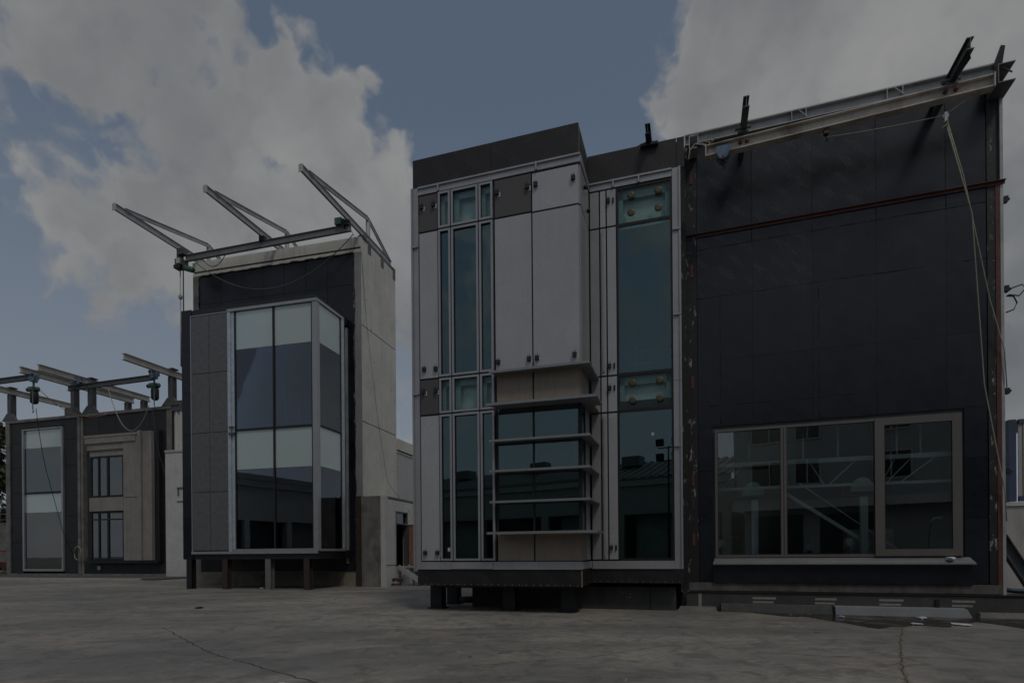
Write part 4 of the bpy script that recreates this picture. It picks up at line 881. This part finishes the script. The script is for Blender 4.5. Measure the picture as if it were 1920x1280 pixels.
def beige_mockup():
    def part(name, mb, m, parent, label=None):   # set a little to the right and lower than the bay grid
        mb.v = [(a * .99 + .38, y, z * .993) for a, y, z in mb.v]; return globals()['part'](name, mb, m, parent, label)
    t = thing('beige_mockup', 'beige stepped facade mock-up with two dark framed windows', 'mock-up', F3, (1, -.4, 1.1))
    Y = -.34
    part('carcass', MB().box(-2.1, 4.72, Y + .05, -.01, 1.12, 1.22).box(3.5, 4.72, -.26, -.01, 1.22, 10.4).box(-2.1, 3.5, -.045, -.01, 1.22, 10.4), M_dksteel, t)
    part('base_ledge', B(-2.12, 4.72, Y - .12, Y + .1, 1.02, 1.14), M_dksteel, t)
    z = [10.30, 9.95, 9.35, 8.85]
    # stepped bands above, each a little shorter and deeper set
    part('cornice', B(-2.08, 3.1, Y - .04, -.05, 10.16, 10.34), M_cream, t)
    for k, (z0, z1, xr, dy) in enumerate(((9.72, 10.11, 2.75, .02), (9.25, 9.71, 2.35, .12), (8.82, 9.24, 1.95, .22))):
        part('stepped_band', B(-1.95 + k * .12, 1.4, Y + dy - .1, -.05, z0, z1), M_cream, t)
        part('stepped_band', B(1.41, xr, Y + dy - .1, -.05, z0, z1), M_cream, t)
    part('pilaster', B(1.58, 3.08, Y - .0, -.05, 1.22, 5.70), M_cream, t); part('pilaster', B(1.58, 3.08, Y - .0, -.05, 5.74, 10.1), M_cream, t)
    part('flute', B(3.12, 3.42, Y - .22, -.05, 1.22, 10.38), M_cream, t); part('flute', B(3.46, 3.80, Y - .10, -.05, 1.22, 10.34), M_cream, t); part('flute', B(3.84, 4.32, Y - .16, -.05, 1.22, 10.32), M_cream, t)
    part('spandrel_panel', B(-1.60, 1.56, Y - .02, -.05, 4.80, 5.78), M_cream, t)
    part('reveal', MB().box(-2.06, -1.64, Y + .2, -.05, 1.22, 8.8), M_dksteel, t)
    for z0, z1 in ((5.82, 8.80), (1.24, 4.76)):
        fm = MB(); a, b = -1.62, 1.56; y0, y1 = Y + .05, Y + .2
        fm.box(a, a + .14, y0, y1, z0, z1).box(b - .14, b, y0, y1, z0, z1).box(a, b, y0, y1, z1 - .12, z1).box(a, b, y0, y1, z0, z0 + .12).box(-.86, -.74, y0, y1, z0, z1).box(-.02, .14, y0, y1, z0, z1)
        if z0 < 2: fm.box(a, b, y0 + .001, y1 - .001, 4.14, 4.24)
        w = part('window_frame', fm, M_dksteel, t)
        for x0, x1 in ((-1.48, -.86), (-.74, -.02), (.14, 1.42)):
            part('pane', B(x0, x1, y0 + .06, y0 + .08, z0 + .12, z1 - .12), M_gfar, w)
    part('socket', MB().box(-1.3, -.98, -.05, -.01, .52, .82), M_steellt, t)
beige_mockup()

def white_block():
    t = thing('white_block', 'white painted block with ribbed panel beside the low dark building', 'building', F3, (7, 1, 0))
    part('wall', B(5.97, 9.6, -.6, 8, 0, 8.6), M_wpaint, t); part('cap', B(5.97, 9.65, -.66, 8, 8.61, 8.75), M_steellt, t)
    for k in range(7): part('ribbed_sheet', MB().prism([(0, 0), (.16, 0), (.2, -.09), (.33, -.09), (.37, 0), (.4, 0), (.4, .05), (0, .05)], 8.76, 11.6, lambda p, z, k=k: (6.05 + k * .4 + p[0], .1 + p[1], z)), M_wcorr, t)
    part('flashing', MB().box(5.97, 8.9, -.05, .2, 11.61, 12.3), M_steel, t)
    part('wall_bracket', MB().box(7.0, 8.0, -.66, -.6, 6.1, 6.18).box(7.05, 7.12, -.66, -.6, 5.6, 6.1).box(7.5, 7.56, -.66, -.6, 5.7, 6.1).box(6.95, 8.0, -.65, -.6, 5.2, 5.24), M_steel, t)
white_block()
pv = solo('pavement', MB().box(-40, 8.5, -3.9, 9, -.05, .10), mat('pavement_grey', (.10, .10, .098), .85, 0, .2, 1.2, dirt=.3), 'grey raised pavement in front of the low building', None, F3, kind='structure')
BASE['pavement'] = (0, 0, 0)
for k in range(16):
    x = -26 + k * 2.1
    part('kerb_stone', B(x, x + 2.08, -4.1, -3.905, -.03, .125), mat('kerb_pale', (.42, .39, .33), .85, 0, .12, 1.5), pv)

# ================================================================== RIGHT EDGE: containers, strut
def containers():
    t = thing('shipping_container', 'white ribbed shipping container with blue corner posts stacked on top', 'container', F1, (9, 9, 3.05))
    x0, x1, y0, y1, z0, z1 = 6.04, 12.0, 6.0, 8.44, 3.05, 5.62
    part('corner_post', B(x0, x0 + .19, y0, y0 + .2, z0, z1), M_contblue, t); part('corner_post', B(x1 - .26, x1, y0, y0 + .2, z0, z1), M_contblue, t); part('corner_post', B(x0, x0 + .16, y1 - .2, y1, z0, z1), M_contblue, t)
    part('rail', MB().box(x0 + .26, x1 - .26, y0, y0 + .1, z1 - .14, z1).box(x0, x0 + .1, y0 + .2, y1 - .2, z1 - .14, z1), M_contblue, t); part('rail', MB().box(x0 + .26, x1 - .26, y0, y0 + .1, z0, z0 + .16).box(x0, x0 + .1, y0 + .2, y1 - .2, z0, z0 + .16), M_contblue, t)
    def rib(n, a, L, fn):
        mb = MB()
        for k in range(n):
            w = L / n
            mb.prism([(0, .03), (w * .35, .03), (w * .45, .0), (w * .9, .0), (w, .03), (w, .06), (0, .06)], z0 + .16, z1 - .14, lambda p, z, k=k: fn(a + k * w + p[0], p[1], z))
        return mb
    part('front_wall', rib(20, x0 + .26, x1 - x0 - .52, lambda p, q, z: (p, y0 + .02 + q, z)), M_contwhite, t)
    part('end_wall', rib(8, y0 + .2, y1 - y0 - .4, lambda p, q, z: (x0 + .02 + q, p, z)), M_contwhite, t)
    part('roof', B(x0 + .1, x1, y0 + .1, y1, z1 - .04, z1 - .01), M_contwhite, t)
    b = thing('site_cabin', 'plain white site cabin under the blue and white container', 'cabin', F1, (9, 9, 0))
    part('wall', B(5.75, 12.3, 5.9, 8.6, .22, 2.9), M_contwhite, b); part('roof_edge', B(5.7, 12.35, 5.85, 8.65, 2.9, 3.02), M_wcorr, b)
    part('base_rail', B(5.75, 12.3, 5.86, 8.6, .1, .21), M_steellt, b)
    for x in (6.3, 9.0, 11.8): part('foot', B(x - .15, x + .15, 6.2, 6.6, 0, .1), M_conc, b)
    part('lamp', MB().box(6.52, 6.62, 5.7, 5.9, 2.3, 2.5).box(6.55, 6.9, 5.66, 5.74, 2.32, 2.44), mat('amber', (.3, .15, .02), .5), b)
    part('door', B(6.45, 7.4, 5.86, 5.9, .3, 1.5), M_pink, b, 'faded red hatch')
containers()
solo('prop_strut', MB().ibeam((3.42, .1, 1.85), (4.35, .1, .10), .24, .2, .02, .015).box(4.2, 4.6, -.05, .25, .515, .53), mat('scuffed_strut', (.10, .105, .11), .7, .1, .2, 3, dirt=.6, dirtcol=(.03, .03, .03)), 'scuffed grey steel strut leaning against the right wall edge', 'strut', F1, (3.9, .1, .1))
solo('ground_hose', MB().tube([(3.6, .7, .6), (4.0, .75, .56), (4.5, .8, .55), (5.2, 1.0, .54)], .06, 8), mat('blue_hose', (.02, .04, .08), .5), 'dark blue hose lying behind the leaning strut', 'hose', F1, (4.4, .8, .5))

# litter
def crumple(name, u, y, z, s, fr, label, m=None, flat=.5, seed=1):
    q = random.Random(seed); import bmesh
    bm = bmesh.new(); bmesh.ops.create_icosphere(bm, subdivisions=2, radius=1)
    for v in bm.verts:
        k = q.uniform(.6, 1.15); v.co = Vector((v.co.x * s * k * 1.5, v.co.y * s * k, max(0, (v.co.z * flat * k + flat * .75)) * s))
    me = bpy.data.meshes.new(name); bm.to_mesh(me); bm.free(); me.materials.append(m or M_litter)
    o = bpy.data.objects.new(name, me); COL.objects.link(o); o.location = fr.w(u, y, z); o.rotation_euler = (0, 0, q.uniform(0, 3))
    tag(o, label, 'litter', 'scraps of litter in the yard')
crumple('crumpled_paper', 2.38, -.12, 1.305, .11, F1, 'crumpled white paper lying on the window sill', seed=2)
crumple('crumpled_paper', 1.95, -1.9, .006, .13, F1, 'large white scrap at the front of the puddle', flat=.2, seed=3)
crumple('crumpled_paper', 1.15, -2.0, .006, .09, F1, 'small white scrap beside the slab joint', flat=.2, seed=4)
crumple('crumpled_paper', 1.6, -.8, .006, .10, F1, 'white scrap against the pale kerb block', flat=.25, seed=5)
crumple('crumpled_paper', -.05, -1.0, .006, .05, F1, 'pale blue scrap in the puddle by the kerb gap', mat('blue_scrap', (.4, .45, .6), .7), .5, 6)
crumple('dry_leaf', -1.1, -.7, .006, .05, F1, 'brown leaf scrap at the thin end of the puddle', mat('leaf_brown', (.25, .14, .06), .8), .15, 7)
crumple('dry_leaf', -.65, -.6, .006, .05, F1, 'orange brown leaf scrap close to the mossy kerb', mat('leaf_brown', (.25, .14, .06), .8), .15, 8)
crumple('crumpled_paper', 3.0, -2.6, .006, .08, F1, 'white scrap on the bare slab nearest the right edge', flat=.2, seed=9)
crumple('concrete_lump', -2.85, 6.93, -.05, .10, FW, 'pale concrete lump at the bottom edge of the picture', M_wpaint, .45, 10)
crumple('crumpled_paper', .4, -2.1, .0, .07, F2, 'white scrap on the ground between the bay posts', flat=.4, seed=11)
crumple('dark_scrap', 4.9, -10.6, .0, .12, F2, 'dark scrap on the open slab in front of the tower', M_dksteel, .3, 12)

# ================================================================== LEFT EDGE: tree, wall, fence
def tree(px, py, name, label, h, r, zc, seed, n=7000):
    q = random.Random(seed); fr = Frame(px, py, 0)
    t = thing(name, label, 'tree', fr)
    tk = MB().tube([(0, 0, 0), (.1, 0, h * .35), (-.1, .1, h * .6), (0, 0, h * .9)], [.32, .24, .15, .04], 8)
    for k in range(14):
        a = q.uniform(0, 6.28); z = q.uniform(h * .3, h * .8); l = r * q.uniform(.5, .9) * (1.1 - z / h * .6)
        tk.tube([(0, 0, z), (math.cos(a) * l * .5, math.sin(a) * l * .5, z + .25), (math.cos(a) * l, math.sin(a) * l, z + .2)], [.09, .06, .02], 6)
    part('trunk', tk, mat('bark', (.09, .07, .05), .9, 0, .3, 6, bump=.3), t)
    ms = [mat('foliage_%s' % n_, c, .75, 0, .3, 2) for n_, c in (('dark', (.030, .045, .018)), ('mid', (.060, .082, .030)), ('light', (.105, .120, .045)))]
    cl = []
    for k in range(60):
        a = q.uniform(0, 6.28); z = zc + q.uniform(-1, 1) * (h - zc); rr = r * math.sqrt(max(.05, 1 - ((z - zc) / (h - zc)) ** 2)) * q.uniform(.35, 1)
        cl.append((math.cos(a) * rr, math.sin(a) * rr, z, q.uniform(.5, 1.1)))
    mbs = [MB(), MB(), MB()]
    for k in range(n):
        c = q.choice(cl); d = Vector((q.gauss(0, 1), q.gauss(0, 1), q.gauss(0, .8))); d = d.normalized() * c[3] * q.random() ** .4
        p = Vector(c[:3]) + d; s = q.uniform(.2, .42)
        a = Vector((q.gauss(0, 1), q.gauss(0, 1), q.gauss(0, 1))).normalized(); b = a.orthogonal().normalized(); e = a.cross(b)
        mbs[q.choices((0, 1, 2), (3, 4, 2))[0]].add([p - b * s * .3, p + e * s, p + b * s * .3, p - e * s], [(0, 1, 2, 3)])
    for mb, m in zip(mbs, ms): part('crown', mb, m, t)
tree(-49.0, 53.0, 'conifer_tree', 'green tree rising behind the wall at the far left edge', 14.2, 3.6, 9.2, 5)
tree(-57.0, 58.0, 'broadleaf_tree', 'second green tree half hidden at the far left edge', 11.5, 3.4, 7.6, 6)
rw = solo('retaining_wall', MB().box(-26, -10.6, 5.6, 6.0, 0, 4.6), M_conc, 'weathered concrete retaining wall at the far left edge', 'wall', F3, (-14, 5.8, 0))
fn = thing('mesh_fence', 'pale post and mesh fence on top of the retaining wall', 'fence', F3, (-14, 5.8, 4.6))
for k in range(5): part('post', MB().tube([(-11.0 - k * 3, 5.8, 4.6), (-11.0 - k * 3, 5.8, 6.9)], .09, 8), M_wpaint, fn)
for z in (4.9, 5.4, 5.9, 6.4, 6.8): part('rail', MB().tube([(-25, 5.8, z), (-11, 5.8, z)], .018, 5), M_galv, fn)
gp = thing('gate_post', 'dark green gate post beside the low building', 'post', F3, (-10.9, -.3, 0))
part('post', B(-11.0, -10.75, -.4, -.2, 0, 2.9), mat('dark_green', (.012, .03, .02), .6), gp); part('cap', B(-11.05, -10.7, -.45, -.15, 2.9, 2.98), M_dksteel, gp); part('hinge', B(-10.74, -10.68, -.35, -.25, 1.0, 1.3), M_dksteel, gp)
rk = thing('red_rack', 'red pipe rack loaded with dark rolls behind the gate post', 'rack', F3, (-13, 2, 0))
for x in (-14.5, -11.6): part('upright', MB().tube([(x, 1.6, 0), (x, 1.6, 2.2)], .07, 8), mat('red_paint', (.30, .04, .03), .5), rk)
for z in (.25, 1.1, 2.0): part('bar', MB().tube([(-14.5, 1.6, z), (-11.6, 1.6, z)], .06, 8), mat('red_paint', (.30, .04, .03), .5), rk)
for x in (-13.6, -12.6, -12.0): part('roll', MB().lathe((x, 1.4, .75), (0, 1, 0), [(0, .33), (1.2, .33)], 14), M_brown, rk)

# ================================================================== BEHIND THE CAMERA (seen mirrored in the glass)
def surroundings():
    w = thing('warehouse', 'long warehouse with ribbed roof across the yard, seen mirrored in the glass', 'building', FW, (-45, -24, 0))
    mw = mat('warehouse_wall', (.42, .43, .40), .8, 0, .1, .4, streak=.15); mr_ = mat('warehouse_roof', (.20, .205, .20), .6, .2, .15, .5, streak=.2)
    part('wall', MB().box(-105, -6, -34, -24, 5.2, 8.4).box(-105, -6, -34, -33.5, 0, 5.2), mw, w)
    for k in range(13): part('pillar', B(-105 + k * 8.2, -104.2 + k * 8.2, -24.4, -24, 0, 5.2), mw, w)
    part('fascia', B(-105.3, -5.7, -23.9, -23.7, 8.0, 8.7), M_wpaint, w)
    rf = MB()
    for k in range(110):
        x = -105.3 + k * .905
        rf.hexa([(x, -23.6, 8.72), (x + .45, -23.6, 8.72), (x + .45, -31, 11.3), (x, -31, 11.3), (x, -23.6, 8.84), (x + .45, -23.6, 8.84), (x + .45, -31, 11.44), (x, -31, 11.44)])
    rf.hexa([(-105.3, -23.6, 8.6), (-5.7, -23.6, 8.6), (-5.7, -31, 11.2), (-105.3, -31, 11.2), (-105.3, -23.6, 8.71), (-5.7, -23.6, 8.71), (-5.7, -31, 11.31), (-105.3, -31, 11.31)])
    o = part('roof', rf, mr_, w)
    for k in range(5): part('roof_vent', B(-60 + k * 11, -58 + k * 11, -29.6, -28.2, 10.7, 11.7), mr_, w)
    for k in range(12): part('shutter_door', B(-103.6 + k * 8.2, -97.6 + k * 8.2, -26.0, -25.8, 0, 5.15), mat('shutter_grey', (.36, .37, .36), .6) if k % 3 else M_concdk, w)
    v = thing('factory_hall', 'tall pale factory hall west of the yard, seen mirrored in the glazed bay', 'building', FW, (-64, -10, 0))
    part('wall', MB().box(-76, -58, -45, 14, 6.2, 11.2).box(-76, -75, -45, 14, 0, 6.2), mw, v)
    part('fascia', B(-58, -57.7, -45.2, 14.2, 10.9, 11.5), M_wpaint, v)
    for k in range(9): part('pillar', B(-58.6, -58, -44 + k * 7, -43.2 + k * 7, 0, 6.2), mw, v)
    for k in range(8): part('shutter_door', B(-60.2, -60, -43.2 + k * 7, -37 + k * 7, 0, 6.15), mat('shutter_grey', (.36, .37, .36), .6) if k % 2 else M_concdk, v)
    rw_ = MB().hexa([(-66, -45.2, 13.6), (-57.5, -45.2, 11.5), (-57.5, 14.2, 11.5), (-66, 14.2, 13.6), (-66, -45.2, 13.75), (-57.5, -45.2, 11.65), (-57.5, 14.2, 11.65), (-66, 14.2, 13.75)])
    for k in range(65): rw_.hexa([(-66, -45.2 + k * .91, 13.74), (-57.5, -45.2 + k * .91, 11.64), (-57.5, -44.8 + k * .91, 11.64), (-66, -44.8 + k * .91, 13.74), (-66, -45.2 + k * .91, 13.86), (-57.5, -45.2 + k * .91, 11.76), (-57.5, -44.8 + k * .91, 11.76), (-66, -44.8 + k * .91, 13.86)])
    part('roof', rw_, mr_, v)
    # office block with windows, opposite the big window
    p = thing('office_block', 'grey office block with dark windows, seen mirrored in the big window', 'building', FW, (5, -20, 0))
    mo = mat('office_render', (.42, .425, .42), .8, 0, .08, .5, streak=.15)
    part('wall', MB().box(-3.2, 22, -30, -19.0, 0, 5.0).box(-3.6, 22, -30, -17.6, 5.0, 13.5), mo, p)
    part('soffit_band', B(-3.7, 22.1, -17.8, -17.5, 4.7, 5.3), M_conclt, p)
    for z0, z1 in ((6.6, 8.4), (10.0, 11.8)):
        for x0, x1 in ((-2.2, .4), (1.0, 2.6), (6.0, 8.2), (11.0, 13.2), (15.5, 18)):
            f = part('window', MB().box(x0 - .1, x1 + .1, -17.6, -17.48, z0 - .1, z0).box(x0 - .1, x1 + .1, -17.6, -17.48, z1, z1 + .1).box(x0 - .1, x0, -17.6, -17.48, z0, z1).box(x1, x1 + .1, -17.6, -17.48, z0, z1).box((x0 + x1) / 2 - .04, (x0 + x1) / 2 + .04, -17.6, -17.5, z0, z1), M_wpaint, p)
            part('pane', B(x0, x1, -17.58, -17.55, z0, z1), mat('office_pane', (.01, .014, .016), .08), f)
    for x0, x1 in ((-2.4, 1.2), (2.4, 6.0)): part('roller_door', B(x0, x1, -19.0, -18.94, .85, 4.3), M_dark, p)
    part('drain_pipe', MB().tube([(6.6, -17.4, .9), (6.6, -17.4, 13.4)], .09, 8), M_rust, p); part('vent_pipe', MB().tube([(9.2, -17.3, .9), (9.2, -17.3, 3.2), (9.5, -17.3, 3.6), (9.9, -17.5, 3.6)], .12, 8), M_wpaint, p)
    d = solo('loading_dock', MB().box(-5, 20, -18.9, -12.6, 0, .85), M_conc, 'raised concrete loading dock opposite the black building', 'dock', FW, (5, -15, 0))
    l = thing('floodlight_mast', 'thin mast with four floodlights, seen mirrored in the recessed glass', 'mast', FW, (-5.3, -12.3, 0))
    part('pole', MB().tube([(-5.3, -12.3, 0), (-5.3, -12.3, 9.4)], [.11, .06], 8), M_dksteel, l); part('cross_arm', MB().bar((-6.1, -12.3, 9.3), (-4.5, -12.3, 9.3), .08, .08).bar((-6.0, -12.3, 8.3), (-4.6, -12.3, 8.3), .08, .08), M_dksteel, l)
    for x in (-5.9, -4.7):
        for z in (9.7, 8.6): part('floodlight', MB().hexa([(x - .3, -12.1, z - .3), (x + .3, -12.1, z - .3), (x + .2, -12.5, z - .15), (x - .2, -12.5, z - .15), (x - .3, -12.0, z + .25), (x + .3, -12.0, z + .25), (x + .2, -12.5, z + .2), (x - .2, -12.5, z + .2)]), M_dksteel, l)
surroundings()

def person(name, label, x, y, z, rot, shirt, trousers, pose, hair=(.02, .015, .012), seed=1):
    """one continuous skinned figure; hair and clothing read as bands on the same surface"""
    V = []; E = []; RAD = []
    def v(p, r): V.append(p); RAD.append(r); return len(V) - 1
    def e(a, b): E.append((a, b))
    sit = pose == 'sit'; hz = .48 if sit else .93
    pel = v((0, 0, hz), .145); wa = v((0, .0, hz + .16), .135); ch = v((0, .01, hz + .36), .16); nk = v((0, .0, hz + .545), .06); hd0 = v((0, -.02, hz + .63), .085); hd = v((0, -.02, hz + .73), .098); hd2 = v((0, -.01, hz + .80), .07)
    for a, b in ((pel, wa), (wa, ch), (ch, nk), (nk, hd0), (hd0, hd), (hd, hd2)): e(a, b)
    for s in (-1, 1):
        sh = v((s * .19, .01, hz + .47), .068); e(ch, sh)
        if pose == 'stand': el = v((s * .25, .02, hz + .20), .047); wr = v((s * .26, -.08, hz - .03), .034)
        else: el = v((s * .25, -.04, hz + .20), .047); wr = v((s * .14, -.26, hz + .12), .034)
        ha = v((wr and V[wr][0] * .98, V[wr][1] - .05, V[wr][2] - .06), .036); fi = v((V[wr][0] * .96, V[wr][1] - .08, V[wr][2] - .13), .018)
        e(sh, el); e(el, wr); e(wr, ha); e(ha, fi)
        hp = v((s * .10, 0, hz - .06), .10); e(pel, hp)
        if sit: kn = v((s * .13, -.44, hz - .02), .065); an = v((s * .13, -.42, .09), .043); 
        else: kn = v((s * .11, -.02, .50), .066); an = v((s * .115, .02, .09), .043)
        to = v((s * .14, V[an][1] - .17, .04), .035); e(hp, kn); e(kn, an); e(an, to)
    me = bpy.data.meshes.new(name + '_skin'); me.from_pydata(V, E, []); tmp = bpy.data.objects.new(name + '_tmp', me); COL.objects.link(tmp)
    tmp.modifiers.new('s', 'SKIN'); sv = me.skin_vertices[0].data
    for i, r in enumerate(RAD): sv[i].radius = (r, r * .9); sv[i].use_root = (i == 0)
    sb = tmp.modifiers.new('u', 'SUBSURF'); sb.levels = 1
    dg = bpy.context.evaluated_depsgraph_get(); m2 = bpy.data.meshes.new_from_object(tmp.evaluated_get(dg)); bpy.data.objects.remove(tmp)
    m2.name = name
    for nm, c, r_ in (('skin', (.35, .20, .14), .6), ('shirt_%d' % seed, shirt, .85), ('trousers_%d' % seed, trousers, .85), ('hair', hair, .7), ('shoes', (.02, .02, .02), .6)): m2.materials.append(mat(nm, c, r_, 0, .1, 8))
    for p in m2.polygons:
        c = p.center; k = 0
        arm = abs(c.x) > .2 and c.z < hz + .25 and not (sit and c.z < hz + .05)
        if c.z > hz + .74 or (c.z > hz + .62 and c.y > .0): k = 3
        elif c.z > hz + .50: k = 0
        elif c.z < .10: k = 4
        elif pose == 'stand' and abs(c.x) > .21 and c.z < hz + .22: k = 0
        elif sit and c.y < -.12 and c.z > hz + .07: k = 0
        elif c.z > hz + .02: k = 1
        else: k = 2
        p.material_index = k; p.use_smooth = True
    o = bpy.data.objects.new('person', m2); COL.objects.link(o); o.location = (x, y, z); o.rotation_euler = (0, 0, rot)
    tag(o, label, 'person', 'people waiting on the loading dock')
    return o
person('person', 'person in a white T-shirt standing, mirrored in the left window pane', -3.6, -13.8, .85, 3.1, (.62, .63, .65), (.05, .06, .09), 'stand', seed=1)
person('person', 'person in a light grey shirt sitting, mirrored in the middle window pane', 2.5, -13.6, 1.0, 2.7, (.42, .43, .48), (.05, .05, .06), 'sit', seed=2)
person('person', 'person in a pale shirt standing, mirrored near the middle window mullion', 4.9, -14.0, .85, 3.4, (.48, .5, .52), (.12, .11, .10), 'stand', seed=3)
person('person', 'person in a grey shirt sitting, mirrored low in the opening sash', 7.3, -13.6, 1.0, 3.3, (.35, .37, .42), (.04, .05, .08), 'sit', seed=4)
bn = thing('dock_bench', 'low timber bench on the loading dock carrying the seated people', 'bench', FW, (4.9, -13.5, .85))
part('seat', B(1.6, 8.2, -13.75, -13.35, 1.26, 1.32), mat('bench_wood', (.16, .10, .06), .8), bn)
for x in (1.9, 4.9, 7.9): part('leg', B(x - .05, x + .05, -13.7, -13.4, .85, 1.26), M_dksteel, bn)
